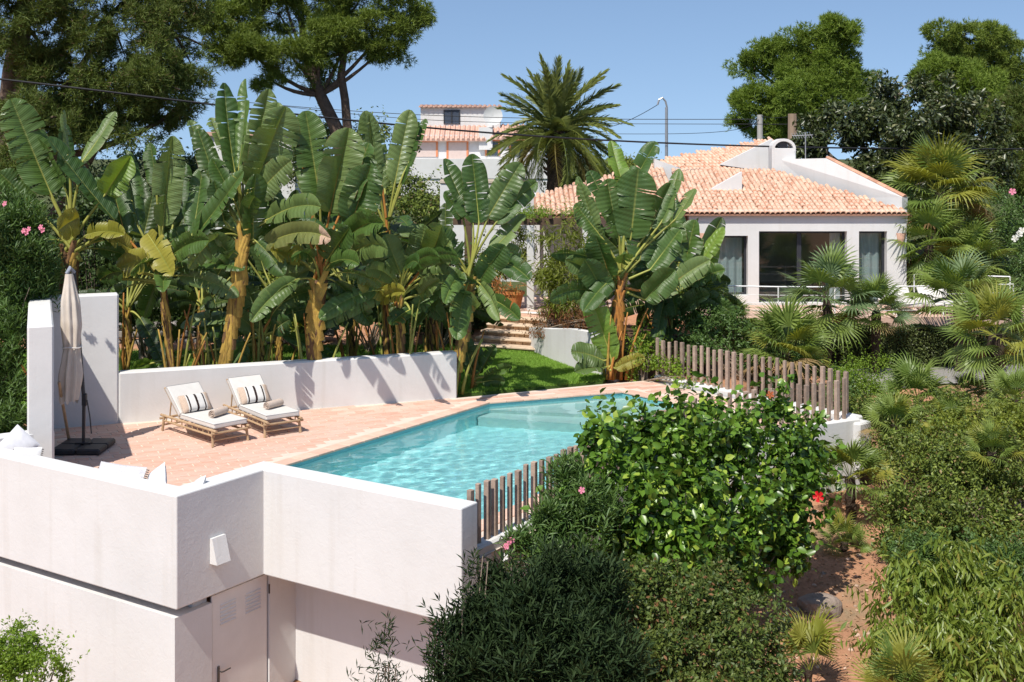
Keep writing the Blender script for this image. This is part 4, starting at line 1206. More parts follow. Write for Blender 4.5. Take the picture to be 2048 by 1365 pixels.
def limbs(root, trunk_pts, trunk_r, lobes, g, m, seg=9, sub=2):
    o = MB().tube(trunk_pts, trunk_r, seg, jit=.04, rng=g).build('trunk', m, root, smooth=True)
    tp = np.array(trunk_pts)
    for c, r in lobes:
        j = int(np.clip(np.argmin(np.linalg.norm(tp - c, axis=1)) - 1, 0, len(tp) - 1)); a = tp[j]
        mid = (a + c) / 2 + np.array([g.normal(0, .15), g.normal(0, .15), -.15 * np.linalg.norm(c - a)])
        r0 = max(.03, np.interp(j, np.arange(len(tp)), trunk_r) * .5)
        lb = MB().tube(bez(a, mid, c, 7), np.linspace(r0, r0 * .35, 7), 6, jit=.05, rng=g)
        for _ in range(sub):
            d = nrm(g.normal(size=3)); e = c + d * r * .85
            lb.tube(bez(c, (c + e) / 2 + np.array([0, 0, .1]), e, 5), np.linspace(r0 * .35, r0 * .08, 5), 5)
        lb.build('limb', m, root, smooth=True)
def pine(label, base, trunk, trunk_r, lobes, m, n_cl, n_t, cl_r, L, w, seed, fill=.2, k=6):
    g = np.random.default_rng(seed)
    root = thing('pine_tree', base, label, 'tree', 'pine trees')
    limbs(root, trunk, trunk_r, lobes, g, BARK_P)
    P, N = clumps(g, lobes, n_cl, cl_r, n_t, fill, .6)
    P, N = carve(P, N, 1.9, seed + 500, -.27)
    V, F = tufts(g, P, N, L, w, k)
    part('crown', V, F, m, root, kind='stuff')
    return root
PINE_A = leafmat('pine_needles_olive', (.065, .10, .02), (.165, .205, .045), .25, .6, .25, True, .4, ns=.5, old=(.06, (.16, .11, .05)))
PINE_B = leafmat('pine_needles_green', (.10, .15, .022), (.22, .275, .05), .28, .6, .25, True, .35, ns=.5)
PINE_C = leafmat('pine_needles_bright', (.12, .185, .022), (.22, .295, .05), .3, .6, .25, True, .3, ns=.5)

gb = lambda p: np.array([p[0], p[1], float(gz(p[0], p[1])) - .1])
# big dark pine, upper left
b = gb((-18.5, 43)); T = [b, b + np.array([.3, 0, 4]), np.array([-17.9, 43, 8.5]), np.array([-17.2, 43.2, 13])]
pine('large dark pine with drooping boughs filling the sky above the oleander', b, T, [.5, .42, .34, .2],
     [lobe(60, 60, 41, 130, 100), lobe(220, 40, 42, 140, 95), lobe(350, 70, 42, 85, 90), lobe(150, 170, 42, 150, 80), lobe(300, 165, 41, 95, 70), lobe(60, 250, 40, 100, 65), lobe(215, 255, 41, 70, 40), lobe(330, 238, 42, 55, 40), lobe(40, -60, 42, 160, 90), lobe(300, -50, 43, 140, 70), lobe(20, 330, 39, 60, 45), lobe(385, 150, 42, 42, 40)],
     PINE_A, 900, 52, .42, .24, .016, 1, .3)
# pine with two bare leaning stems
b = gb((-7.2, 52)); T = [at(678, 270, 52) - np.array([-.7, 0, 2.6]), at(672, 258, 52), at(640, 190, 52), at(615, 120, 52), at(600, 30, 52)]
T[0] = b + np.array([.6, 0, 0])
pt = pine('pine with bare leaning stems and a spreading crown left of the hillside house', b, T, [.36, .30, .25, .2, .12],
     [lobe(470, 40, 51, 72, 45), lobe(560, 30, 52, 80, 50), lobe(500, 105, 51, 70, 38), lobe(585, 115, 51, 60, 42), lobe(640, 70, 52, 60, 60), lobe(630, 150, 52, 45, 28), lobe(700, 60, 52, 75, 50), lobe(775, 50, 52, 62, 46), lobe(765, 100, 52, 55, 24), lobe(835, 35, 52, 30, 20), lobe(560, -40, 52, 120, 50), lobe(730, -20, 52, 100, 40), lobe(540, 160, 51, 30, 16)],
     PINE_B, 800, 46, .40, .24, .017, 2, .2)
q = [b + np.array([1.1, 0, 0]), at(694, 250, 52), at(690, 200, 52), at(682, 150, 52), at(690, 100, 52), at(720, 40, 52)]
MB().tube(q, [.24, .2, .18, .17, .13, .08], 8).build('trunk', BARK_P, pt, smooth=True)
# pines on the right
b = gb((15.5, 62)); T = [b, at(1640, 290, 62), at(1625, 200, 61), at(1620, 100, 61)]
pine('round topped bright pine behind the villa chimney', b, T, [.5, .4, .3, .15],
     [lobe(1640, 95, 60, 62, 52), lobe(1570, 125, 60, 52, 48), lobe(1685, 120, 60, 42, 60), lobe(1510, 135, 60, 38, 50), lobe(1600, 190, 59, 75, 52), lobe(1500, 205, 60, 45, 42), lobe(1540, 245, 60, 55, 40), lobe(1650, 190, 59, 60, 50), lobe(1480, 245, 61, 22, 24), lobe(1710, 170, 61, 30, 40)],
     PINE_C, 640, 52, .45, .23, .02, 3, .15)
b = gb((24, 66)); T = [b, at(1930, 300, 66), at(1935, 180, 66), at(1940, 90, 66)]
pine('taller greyish pine behind the dark evergreen tree', b, T, [.5, .4, .3, .15],
     [lobe(1900, 80, 66, 52, 36), lobe(1960, 95, 66, 62, 42), lobe(2005, 120, 66, 36, 55), lobe(1960, 170, 66, 65, 55), lobe(2000, 210, 66, 40, 45)],
     PINE_B, 380, 52, .45, .25, .021, 4, .15)
b = gb((21, 60)); T = [b, at(1890, 300, 60), at(1895, 200, 60), at(1900, 150, 60)]
pine('lower yellowish pine in front of the taller greyish one', b, T, [.4, .3, .2, .1],
     [lobe(1890, 150, 59, 55, 42), lobe(1940, 170, 59, 45, 50), lobe(1850, 165, 59, 32, 35), lobe(1955, 225, 59, 32, 36), lobe(1900, 210, 59, 60, 40)],
     PINE_C, 340, 52, .42, .23, .02, 5, .15)
b = gb((22.5, 52)); T = [b, at(2060, 330, 52), at(2055, 250, 52), at(2050, 180, 52)]
pine('brownish pine cut by the edge of the view above the flowering shrub', b, T, [.35, .3, .2, .1],
     [lobe(2030, 225, 51, 45, 40), lobe(2060, 290, 51, 50, 50), lobe(2010, 300, 51, 35, 30), lobe(2040, 350, 50, 40, 35)],
     PINE_A, 240, 50, .42, .24, .02, 6, .2)

# ------------------------------------------------------------------ broadleaved trees and shrubs
def shrub(name, label, cat, base, lobes, m, n_cl, n_leaf, cl_r, size, width, seed, tmpl=LEAF_S, droop=.2, jit=.6, upb=.45, fill=.25, group=None, stems=16, front=.7, bark=TWIG, crown='foliage', thr=-.16):
    g = np.random.default_rng(seed)
    root = thing(name, base, label, cat, group)
    mb = MB()
    for _ in range(stems):
        c, r = lobes[g.integers(len(lobes))]
        e = c + nrm(g.normal(size=3)) * r * .7
        s0 = np.array(base) + np.array([g.normal(0, .08), g.normal(0, .08), 0])
        mb.tube(bez(s0, (s0 + e) / 2 + np.array([g.normal(0, .1), g.normal(0, .1), .15]), e, 6), np.linspace(.028, .007, 6), 5)
    if stems: mb.build('stems', bark, root, kind='stuff')
    P, N = clumps(g, lobes, n_cl, cl_r, n_leaf, fill, front)
    # loose shoots that stick out of the outline
    k_ = g.choice(len(P), max(1, len(P) // (n_leaf * 2 if n_leaf > 12 else 24))); S0, SN = P[k_], N[k_]
    sd_ = nrm(SN * .6 + np.array([0, 0, .75]) + g.normal(size=(len(k_), 3)) * .45); sl = g.uniform(1.0, 3.4, len(k_)) * cl_r
    m_ = 14
    tt_ = np.tile(np.linspace(.1, 1, m_), len(k_))[:, None]; ii_ = np.repeat(np.arange(len(k_)), m_)
    SP = S0[ii_] + sd_[ii_] * tt_ * sl[ii_][:, None] + g.normal(size=(len(ii_), 3)) * size * .25
    P, N = carve(P, N, cl_r * 5.5, seed + 900, thr)
    P = np.vstack([P, SP]); N = np.vstack([N, nrm(g.normal(size=SP.shape) + sd_[ii_] * .5)])
    V, F = broad(g, P, N, size, width, tmpl, droop, jit, upb)
    part(crown, V, F, m, root, kind='stuff')
    return root
DARK_EV = leafmat('dark_glossy_leaf', (.03, .045, .012), (.075, .095, .026), .15, .38, .5, True, .3, old=(.05, (.20, .20, .09)))
b = gb((14.5, 47)); lob = [lobe(1790, 190, 47, 60, 45), lobe(1700, 245, 46, 95, 60), lobe(1850, 230, 47, 90, 70), lobe(1640, 290, 46, 60, 45), lobe(1760, 300, 45, 110, 65), lobe(1890, 310, 46, 90, 65), lobe(1950, 250, 47, 55, 60), lobe(1720, 370, 45, 90, 40), lobe(1960, 350, 46, 55, 55), lobe(1820, 380, 44.5, 90, 45)]
g = np.random.default_rng(31)
ev = thing('evergreen_tree', b, 'broad dark glossy evergreen tree behind the villa and the tall fan palm', 'tree')
limbs(ev, [b, at(1800, 380, 47), at(1790, 300, 47), at(1800, 220, 47)], [.4, .35, .28, .12], lob, g, BARK_G)
P, N = clumps(g, lob, 900, .42, 52, .3, .6); P, N = carve(P, N, 1.8, 501, -.14)
V, F = broad(g, P, N, .23, .42, LEAF_S, .3, .7)
part('crown', V, F, DARK_EV, ev, kind='stuff')

OLEA_D = leafmat('oleander_shaded_leaf', (.012, .026, .010), (.04, .066, .022), .15, .6, .12, True, .5, ns=1.5)  # shade from outside the view is put into this near-black leaf colour
OLEA_G = leafmat('oleander_green_leaf', (.06, .12, .026), (.115, .19, .045), .25, .45, .4, True, .3)
MYRT = leafmat('small_green_leaf', (.05, .085, .014), (.22, .27, .045), .2, .5, .35, True, .65, ns=1.6, old=(.03, (.30, .22, .09)))
MYRT_Y = leafmat('small_yellowgreen_leaf', (.12, .165, .02), (.26, .29, .045), .3, .5, .3, True, .55, ns=1.6)
MYRT_D = leafmat('small_dark_leaf', (.04, .075, .014), (.14, .175, .035), .2, .5, .35, True, .6, ns=2.0, old=(.05, (.24, .12, .05)))
HIB = leafmat('hibiscus_leaf', (.04, .095, .012), (.16, .29, .03), .22, .34, .45, True, .5, old=(.09, (.30, .40, .05)))
HEDGE = leafmat('hedge_leaf', (.07, .10, .03), (.15, .18, .055), .2, .45, .4, True, .3)
BRIGHT = leafmat('bright_leaf', (.13, .22, .018), (.22, .32, .035), .35, .5, .35, True, .25)
MANGO = leafmat('drooping_leaf', (.12, .18, .022), (.24, .29, .045), .3, .4, .45, True, .3, old=(.06, (.28, .25, .05)))

# hibiscus in front of the pool fence
b = np.array([2.9, 17.8, -2.2])
hb = shrub('hibiscus_shrub', 'large glossy hibiscus shrub with one red bloom in front of the pool fence', 'shrub', b,
      [lobe(1215, 930, 17.6, 65, 70), lobe(1320, 890, 18.1, 80, 78), lobe(1430, 862, 19.2, 88, 74), lobe(1540, 872, 20.0, 80, 78), lobe(1600, 930, 20.2, 45, 70), lobe(1230, 1010, 17.0, 85, 85), lobe(1340, 990, 17.2, 95, 85), lobe(1460, 990, 18.6, 95, 95), lobe(1570, 1000, 19.6, 65, 75), lobe(1300, 1085, 16.9, 85, 60), lobe(1430, 1085, 18.2, 100, 60), lobe(1550, 1075, 19.2, 70, 60), lobe(1480, 1140, 18.3, 70, 45), lobe(1340, 1140, 16.9, 70, 45), lobe(1170, 950, 17.3, 40, 50)],
      HIB, 720, 21, .22, .14, .66, 41, LEAF_L, .25, .6, .4, .2, stems=30, front=.8)
def bloom(c, r, m, parent, cm, seed):
    g = np.random.default_rng(seed)
    mb = MB(); nf = nrm(np.array([-.35, -.85, .35])); a = nrm(np.cross(nf, [0, 0, 1])); b_ = np.cross(nf, a)
    for k in range(5):
        th = 2 * math.pi * k / 5 + .2; d = a * math.cos(th) + b_ * math.sin(th); s = a * -math.sin(th) + b_ * math.cos(th)
        V = [c, c + r * (.45 * d + .30 * s + .22 * nf), c + r * (.95 * d + .38 * s + .25 * nf), c + r * (1.05 * d + .2 * nf), c + r * (.95 * d - .34 * s + .30 * nf), c + r * (.45 * d - .28 * s + .2 * nf), c + r * (.55 * d + .12 * nf)]
        mb.add(V, [(0, 1, 6), (1, 2, 6), (2, 3, 6), (3, 4, 6), (4, 5, 6), (5, 0, 6)])
    o = mb.build('flower', m, parent)
    MB().tube([c, c + nf * r * .9], r * .05, 5).build('stamen', cm, o)
RED = leafmat('red_petal', (.75, .012, .02), (.62, .01, .015), .3, .5, .3, True, .1, (.9, .02, .02))
PINK = leafmat('pink_petal', (.78, .19, .32), (.80, .32, .42), .3, .6, .2, True, .15, (.9, .35, .45))
YEL = mat('stamen_yellow', (.75, .55, .12), (.6, .4, .08), .8, .1)
WHITEF = leafmat('white_petal', (.80, .80, .76), (.76, .74, .68), .3, .7, .2, True, .05, (.85, .85, .8))
bloom(at(1637, 994, 19.0), .085, RED, hb, YEL, 1)
bloom(at(1541, 790, 19.2), .06, mat('withered_petal', (.35, .10, .04), (.25, .07, .03), .9, .1), hb, YEL, 2)

def narrow(name, label, base, lobes, m, n_cl, n_leaf, cl_r, size, seed, group=None, cat='shrub', width=.17, stems=14, upb=.2, tall=0):
    """oleander: whorls of narrow upright leaves"""
    g = np.random.default_rng(seed)
    root = thing(name, base, label, cat, group)
    mb = MB(); P, N = clumps(g, lobes, n_cl, cl_r, n_leaf, .25, .7)
    for _ in range(stems):
        c, r = lobes[g.integers(len(lobes))]; e = c + nrm(g.normal(size=3) + np.array([0, 0, .8])) * r * .8
        s0 = np.array(base) + np.array([g.normal(0, .1), g.normal(0, .1), 0])
        mb.tube(bez(s0, (s0 + e) / 2 + np.array([0, 0, .3]), e, 6), np.linspace(.022, .006, 6), 5)
    mb.build('stems', TWIG, root, kind='stuff')
    # every sampled point is a shoot tip; whorls of leaves sit along its last stretch
    keep = g.random(len(P)) < .13; P, N = P[keep], N[keep]; n = len(P)
    sd = nrm(N * .55 + np.array([0, 0, .8]) + g.normal(size=(n, 3)) * .3); ln = g.uniform(.2, .55, n)
    PP, DD = [], []
    for w_ in range(5):
        for k_ in range(3):
            th = k_ * 2.094 + w_ * 1.05 + g.uniform(0, .6, n); a_ = nrm(np.cross(sd, np.array([.3, .9, .2]))); b_ = np.cross(sd, a_)
            rad = a_ * np.cos(th)[:, None] + b_ * np.sin(th)[:, None]
            PP.append(P - sd * (ln * (w_ / 4.0))[:, None]); DD.append(nrm(sd * (1.15 - .2 * w_) + rad * .8 + g.normal(size=(n, 3)) * .12))
    P, d = np.vstack(PP), np.vstack(DD); n = len(P)
    nn = nrm(np.cross(d, g.normal(size=(n, 3))) * .5 + np.array([0, -.2, 1.0]))
    V, F = leaf_cloud(P, d, nn, size * g.uniform(.7, 1.25, n), width, LEAF_S)
    part('foliage', V, F, m, root, kind='stuff')
    return root
# oleanders in front of the parapet end
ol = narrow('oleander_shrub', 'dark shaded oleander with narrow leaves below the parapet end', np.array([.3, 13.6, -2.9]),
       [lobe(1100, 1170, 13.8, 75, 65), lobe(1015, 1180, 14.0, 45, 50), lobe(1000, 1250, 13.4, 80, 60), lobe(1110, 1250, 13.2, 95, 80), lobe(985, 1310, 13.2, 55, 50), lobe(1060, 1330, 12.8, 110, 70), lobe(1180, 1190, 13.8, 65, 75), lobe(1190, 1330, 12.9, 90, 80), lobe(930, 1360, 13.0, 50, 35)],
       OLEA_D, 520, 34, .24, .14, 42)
ol2 = narrow('oleander_shrub', 'green oleander with pink blooms growing through the near fence posts', np.array([.75, 16.2, -2.5]),
       [lobe(1130, 945, 16.6, 30, 38), lobe(1175, 1000, 16.3, 55, 45), lobe(1095, 1035, 16.2, 32, 32), lobe(1120, 1090, 16.0, 65, 38), lobe(1040, 1085, 15.9, 28, 24)],
       OLEA_G, 150, 26, .2, .15, 43)
for k, (x, y) in enumerate(((1018, 1088), (1012, 1094), (1024, 1082), (1164, 981))): bloom(at(x, y, 15.75), .045, PINK, ol2, YEL, k)
bloom(at(1010, 1115, 15.5), .05, WHITEF, ol2, YEL, 9)
# tall spiky sprigs in front of the lower wall
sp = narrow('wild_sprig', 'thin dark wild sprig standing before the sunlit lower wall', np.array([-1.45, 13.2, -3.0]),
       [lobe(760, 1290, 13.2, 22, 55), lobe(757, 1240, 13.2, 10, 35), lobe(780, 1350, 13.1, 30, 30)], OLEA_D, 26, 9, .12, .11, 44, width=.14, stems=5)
# small leaved shrubs, lower right
shrub('myrtle_shrub', 'dense small leaved shrub between the dark oleander and the red earth', 'shrub', np.array([2.3, 14.6, -2.6]),
      [lobe(1330, 1190, 14.8, 90, 65), lobe(1450, 1200, 15.0, 85, 60), lobe(1390, 1280, 14.2, 120, 80), lobe(1500, 1290, 14.6, 75, 75), lobe(1290, 1320, 13.8, 90, 80), lobe(1420, 1370, 13.6, 140, 70), lobe(1530, 1370, 14, 55, 50), lobe(1260, 1230, 14.3, 50, 60)],
      MYRT_D, 900, 52, .135, .062, .5, 45, LEAF_S, .1, .8, .3, .3)
shrub('lentisk_shrub', 'large mounded dark green shrub above the red earth path', 'shrub', np.array([7.2, 20.5, -2.0]),
      [lobe(1850, 950, 21, 90, 70), lobe(1960, 930, 21, 100, 75), lobe(2040, 1000, 20.5, 70, 90), lobe(1880, 1050, 20, 110, 75), lobe(1990, 1080, 19.5, 100, 80), lobe(1790, 1010, 20.8, 45, 40), lobe(1820, 1090, 19.5, 65, 45)],
      MYRT, 1150, 52, .17, .072, .48, 46, LEAF_S, .1, .8, .3, .3)
shrub('lentisk_shrub', 'yellowish sunlit shrub crest between the fan palms and the big mounded shrub', 'shrub', np.array([8.8, 22.8, -1.6]),
      [lobe(1930, 880, 22.8, 75, 45), lobe(2010, 880, 22.6, 60, 50), lobe(1850, 890, 23, 60, 40), lobe(2050, 850, 23, 50, 45)],
      MYRT_Y, 420, 50, .17, .072, .48, 47, LEAF_S, .1, .8, .3, .3)
shrub('drooping_shrub', 'bushy shrub with long drooping yellowish leaves beside the red earth', 'shrub', np.array([6.0, 15.6, -2.5]),
      [lobe(1830, 1180, 16.2, 70, 55), lobe(1910, 1150, 16.4, 40, 50), lobe(1980, 1210, 16, 90, 70), lobe(1850, 1270, 15.4, 95, 65), lobe(1960, 1300, 15.2, 110, 75), lobe(2040, 1290, 15.5, 60, 90), lobe(1800, 1230, 15.8, 50, 40), lobe(1900, 1360, 14.8, 110, 50)],
      MANGO, 420, 28, .20, .16, .26, 48, LEAF_S, 1.0, .55, .5, .3, stems=14)
shrub('bright_shrub', 'bright green shrub at the foot of the white wall in the lower corner', 'shrub', np.array([-6.6, 15.6, -2.95]),
      [lobe(30, 1310, 15.7, 65, 50), lobe(85, 1340, 15.6, 50, 45), lobe(10, 1380, 15.5, 100, 60), lobe(35, 1270, 15.8, 25, 28)], BRIGHT, 300, 40, .11, .055, .45, 49, LEAF_S, .1, .8, .4, .3)
# shrubs behind the far fence and along the terrace
shrub('bright_shrub', 'rounded bright green shrub beyond the end of the far fence', 'shrub', gb((8.4, 28)),
      [lobe(1740, 750, 28, 55, 38), lobe(1790, 790, 27.6, 50, 35), lobe(1690, 770, 28, 35, 35)], BRIGHT, 170, 52, .24, .06, .5, 50)
def hedge(label, pts, w, h, z0, m, n, size, seed):
    g = np.random.default_rng(seed); pts = [np.array(p, float) for p in pts]
    root = thing('clipped_hedge', (*pts[0], z0), label, 'hedge', 'clipped hedges')
    P, N = [], []
    segs = [(a, b_, np.linalg.norm(b_ - a)) for a, b_ in zip(pts[:-1], pts[1:])]; tot = sum(s[2] for s in segs)
    for a, b_, L in segs:
        k = int(n * L / tot); t = g.random(k); d = nrm(b_ - a); nn = np.array([-d[1], d[0]])
        face = g.choice(3, k, p=[.42, .16, .42]); u = g.uniform(-1, 1, k); v = g.random(k)
        off = np.where(face == 0, -1, np.where(face == 1, 1, u)) * w / 2; zz = np.where(face == 2, 1, v) * h
        nz = np.where(face == 2, 1.0, .1); ny_ = np.where(face == 0, -1.0, np.where(face == 1, 1.0, 0))
        dep = np.abs(g.normal(0, .07, k))
        q = a + d * (t * L)[:, None] + nn * (off * (1 - dep))[:, None]
        zgr = gz(q[:, 0], q[:, 1]) if z0 is None else z0
        P.append(np.stack([q[:, 0], q[:, 1], zgr + zz - dep * .3 + .05 * np.sin(q[:, 0] * 4) * (face == 2)], 1)); N.append(np.stack([nn[0] * ny_, nn[1] * ny_, nz], 1))
    P, N = np.vstack(P), np.vstack(N)
    V, F = broad(g, P, N, size, .6, LEAF_S, .1, .6)
    part('foliage', V, F, m, root, kind='stuff')
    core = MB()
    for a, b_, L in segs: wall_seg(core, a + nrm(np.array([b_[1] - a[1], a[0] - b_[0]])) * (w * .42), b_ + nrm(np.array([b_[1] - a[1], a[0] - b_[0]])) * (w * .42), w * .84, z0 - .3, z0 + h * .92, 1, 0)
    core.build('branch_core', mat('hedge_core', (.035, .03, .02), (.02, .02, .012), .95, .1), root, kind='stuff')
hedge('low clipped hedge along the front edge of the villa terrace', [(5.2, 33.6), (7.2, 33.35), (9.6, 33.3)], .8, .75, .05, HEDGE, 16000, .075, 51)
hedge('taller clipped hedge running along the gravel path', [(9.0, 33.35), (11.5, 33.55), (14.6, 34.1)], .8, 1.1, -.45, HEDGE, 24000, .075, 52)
shrub('climbing_shrub', 'yellow green climber with white blossoms at the first posts of the far fence', 'shrub', np.array([3.2, 29.4, -.1]),
      [lobe(1275, 715, 29.6, 20, 40), lobe(1300, 700, 29.8, 24, 26), lobe(1330, 735, 28.9, 30, 20), lobe(1270, 670, 29.8, 16, 22), lobe(1370, 765, 28.2, 22, 14)], BRIGHT, 110, 26, .16, .075, .55, 53, LEAF_L)
shrub('garden_shrub', 'mixed green shrub just behind the far fence under the fan palms', 'shrub', gb((6.2, 30.2)),
      [lobe(1450, 660, 31, 60, 35), lobe(1400, 690, 30.4, 50, 35), lobe(1520, 690, 30.4, 60, 40), lobe(1600, 740, 29.5, 70, 40), lobe(1680, 800, 27.5, 50, 35), lobe(1380, 640, 31.5, 45, 40)], OLEA_G, 480, 40, .18, .10, .4, 54)
shrub('garden_shrub', 'dark low shrub filling the bank between the fan palms and the fence corner', 'shrub', gb((9.4, 26)),
      [lobe(1800, 850, 25, 70, 45), lobe(1740, 830, 25.5, 50, 45), lobe(1900, 830, 25.8, 70, 40), lobe(2030, 820, 26.5, 50, 40), lobe(1760, 900, 23.8, 40, 45)], MYRT, 640, 48, .18, .07, .5, 55)
shrub('flowering_shrub', 'green shrub with a few pale blooms right of the tallest fan palm', 'shrub', gb((16, 39.5)),
      [lobe(2000, 420, 40, 60, 45), lobe(2040, 460, 39.5, 60, 60), lobe(1970, 470, 39.5, 45, 55), lobe(2030, 560, 38, 70, 60), lobe(1960, 570, 38, 50, 50), lobe(2020, 650, 35, 70, 55)], OLEA_G, 420, 50, .34, .12, .36, 56)
for k, (x, y) in enumerate(((2025, 384), (1978, 462), (2038, 470), (2030, 478), (2044, 462))): bloom(at(x, y, 38.2), .11, WHITEF if k > 0 else PINK, bpy.data.objects['flowering_shrub'], YEL, k)
# left: dark oleander by the screen wall
ol3 = narrow('oleander_shrub', 'tall dark oleander with pink blooms behind the screen wall', np.array([-10.6, 23.6, -.3]),
       [lobe(20, 470, 24.0, 75, 75), lobe(60, 540, 24.2, 60, 70), lobe(20, 600, 23.6, 60, 80), lobe(10, 700, 23.2, 55, 90), lobe(20, 810, 22.8, 45, 90), lobe(30, 420, 24.4, 40, 40), lobe(5, 900, 22.4, 40, 60), lobe(70, 600, 25, 30, 50)],
       OLEA_G, 420, 34, .30, .17, 57, stems=18)
for k, (x, y) in enumerate(((48, 462), (54, 466), (58, 459), (82, 455), (86, 461), (10, 408))): bloom(at(x, y, 23.0), .055, PINK, ol3, YEL, k)
# understorey behind the banana plants
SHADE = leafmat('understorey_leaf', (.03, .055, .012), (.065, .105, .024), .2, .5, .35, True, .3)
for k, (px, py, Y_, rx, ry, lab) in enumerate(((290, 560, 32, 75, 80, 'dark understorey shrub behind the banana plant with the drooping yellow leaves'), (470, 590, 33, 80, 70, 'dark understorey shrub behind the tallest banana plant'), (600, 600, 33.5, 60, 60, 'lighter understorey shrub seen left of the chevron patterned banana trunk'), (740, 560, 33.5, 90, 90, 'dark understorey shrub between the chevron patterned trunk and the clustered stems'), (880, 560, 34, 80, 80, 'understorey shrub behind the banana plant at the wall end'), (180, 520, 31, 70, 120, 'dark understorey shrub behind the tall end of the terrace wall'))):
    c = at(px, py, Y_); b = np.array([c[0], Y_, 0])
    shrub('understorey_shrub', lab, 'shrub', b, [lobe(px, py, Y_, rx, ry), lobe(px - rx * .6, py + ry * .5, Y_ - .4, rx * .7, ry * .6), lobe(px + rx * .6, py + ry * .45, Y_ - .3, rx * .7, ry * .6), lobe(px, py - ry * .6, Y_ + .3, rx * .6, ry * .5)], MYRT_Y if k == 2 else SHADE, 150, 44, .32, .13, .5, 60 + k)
shrub('hill_shrub', 'green bushes at the foot of the date palm', 'shrub', gb((7.2, 50)),
      [lobe(1190, 345, 50, 50, 35), lobe(1245, 335, 51, 30, 25), lobe(1290, 322, 52, 20, 14), lobe(1150, 370, 48, 40, 25), lobe(1085, 380, 46.6, 20, 16)], MYRT_Y, 170, 46, .4, .12, .5, 70)
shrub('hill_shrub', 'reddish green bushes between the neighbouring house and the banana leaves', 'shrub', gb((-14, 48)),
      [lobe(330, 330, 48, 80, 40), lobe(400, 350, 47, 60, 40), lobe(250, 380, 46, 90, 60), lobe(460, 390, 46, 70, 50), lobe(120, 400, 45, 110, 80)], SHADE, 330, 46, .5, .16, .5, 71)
shrub('hill_shrub', 'green bushes along the skyline left of the hillside house', 'shrub', gb((-8, 60)),
      [lobe(650, 290, 58, 60, 40), lobe(740, 310, 58, 70, 50), lobe(580, 330, 57, 60, 45), lobe(790, 385, 52, 70, 45), lobe(720, 400, 50, 80, 50), lobe(850, 410, 50, 50, 35)], MYRT, 420, 46, .5, .16, .5, 72, thr=-.3)
shrub('pergola_creeper', 'low green creeper growing over the pergola top', 'plant', np.array([.4, 36.2, 3.72]),
      [(np.array([-.9, 36.2, 3.75]), np.array([.9, .9, .10])), (np.array([.5, 36.2, 3.76]), np.array([1.0, .9, .12])), (np.array([1.8, 36.2, 3.75]), np.array([.8, .9, .10]))], BRIGHT, 150, 30, .18, .06, .5, 73, stems=0)
rp_ = shrub('trailing_plant', 'reddish trailing plant spilling over the white planter wall', 'plant', np.array([1.0, 33.0, .7]),
      [lobe(1100, 632, 33, 32, 18), lobe(1160, 640, 32, 45, 22), lobe(1080, 655, 32.6, 16, 16), lobe(1210, 650, 31, 30, 22)], leafmat('trailing_leaf', (.10, .075, .02), (.28, .10, .045), .25, .6, .3, True, .3), 120, 34, .16, .08, .25, 74, droop=.9)
shrub('palm_clump', 'feathery yellow green plants under the pergola', 'plant', np.array([2.0, 34.2, .6]),
      [lobe(1150, 490, 34.4, 55, 45), lobe(1110, 540, 34.2, 40, 40), lobe(1200, 540, 33.8, 40, 50), lobe(1160, 580, 33.4, 60, 45), lobe(1030, 490, 36.2, 45, 38), lobe(990, 530, 36, 40, 40)], leafmat('feathery_leaf', (.13, .17, .02), (.22, .25, .04), .35, .5, .3, True, .3), 250, 34, .26, .26, .12, 75, droop=.5)
pp_ = shrub('potted_succulent', 'spiky orange and green succulent in front of the clay pot', 'plant', np.array([-.25, 35.2, .9]),
      [lobe(1005, 580, 35.3, 20, 16)], leafmat('succulent_leaf', (.30, .20, .05), (.50, .16, .06), .2, .6, .3, True, .2), 14, 26, .12, .2, .14, 76, stems=0)
# rocks on the red earth
ROCK = mat('grey_boulder', (.36, .29, .24), (.24, .19, .16), .95, .1, 3, .7, 9, .06)
def rock(c, r, label, seed, name='boulder'):
    g = np.random.default_rng(seed); import bmesh
    bm = bmesh.new(); bmesh.ops.create_icosphere(bm, subdivisions=3, radius=1)
    ph = g.uniform(0, 6, (6, 3)); fr = g.uniform(.8, 3.2, (6, 3))
    for v in bm.verts:
        p = np.array(v.co); d = sum(np.sin(p @ f * 1.2 + h[0]) for f, h in zip(fr, ph)) * .07
        q = p * (1 + d); q = np.sign(q) * np.abs(q) ** .8; v.co = q * np.array(r)
    me = bpy.data.meshes.new('rock'); bm.to_mesh(me); bm.free()
    me.polygons.foreach_set('use_smooth', np.zeros(len(me.polygons), bool))
    o = link(name, me, ROCK, None, c, (0, 0, g.uniform(0, 3))); tag(o, label, 'rock', 'rocks on the earth path')
c = ground_at(1615, 1205, -1.95); rock((c[0] + .12, c[1] - .35, -1.9), (.36, .26, .22), 'largest grey boulder on the red earth under the hibiscus', 1)
c = ground_at(1585, 1222, -1.97); rock((c[0], c[1] - .1, -1.95), (.11, .1, .08), 'small pale stone touching the largest boulder', 2)
c = ground_at(1770, 1062, -1.7); rock((c[0], c[1], -1.66), (.22, .16, .12), 'pale stone on the upper bend of the earth path', 3)
c = ground_at(1648, 1165, -1.9); rock((c[0], c[1], -1.86), (.13, .1, .12), 'upright stone in the shade behind the largest boulder', 4)

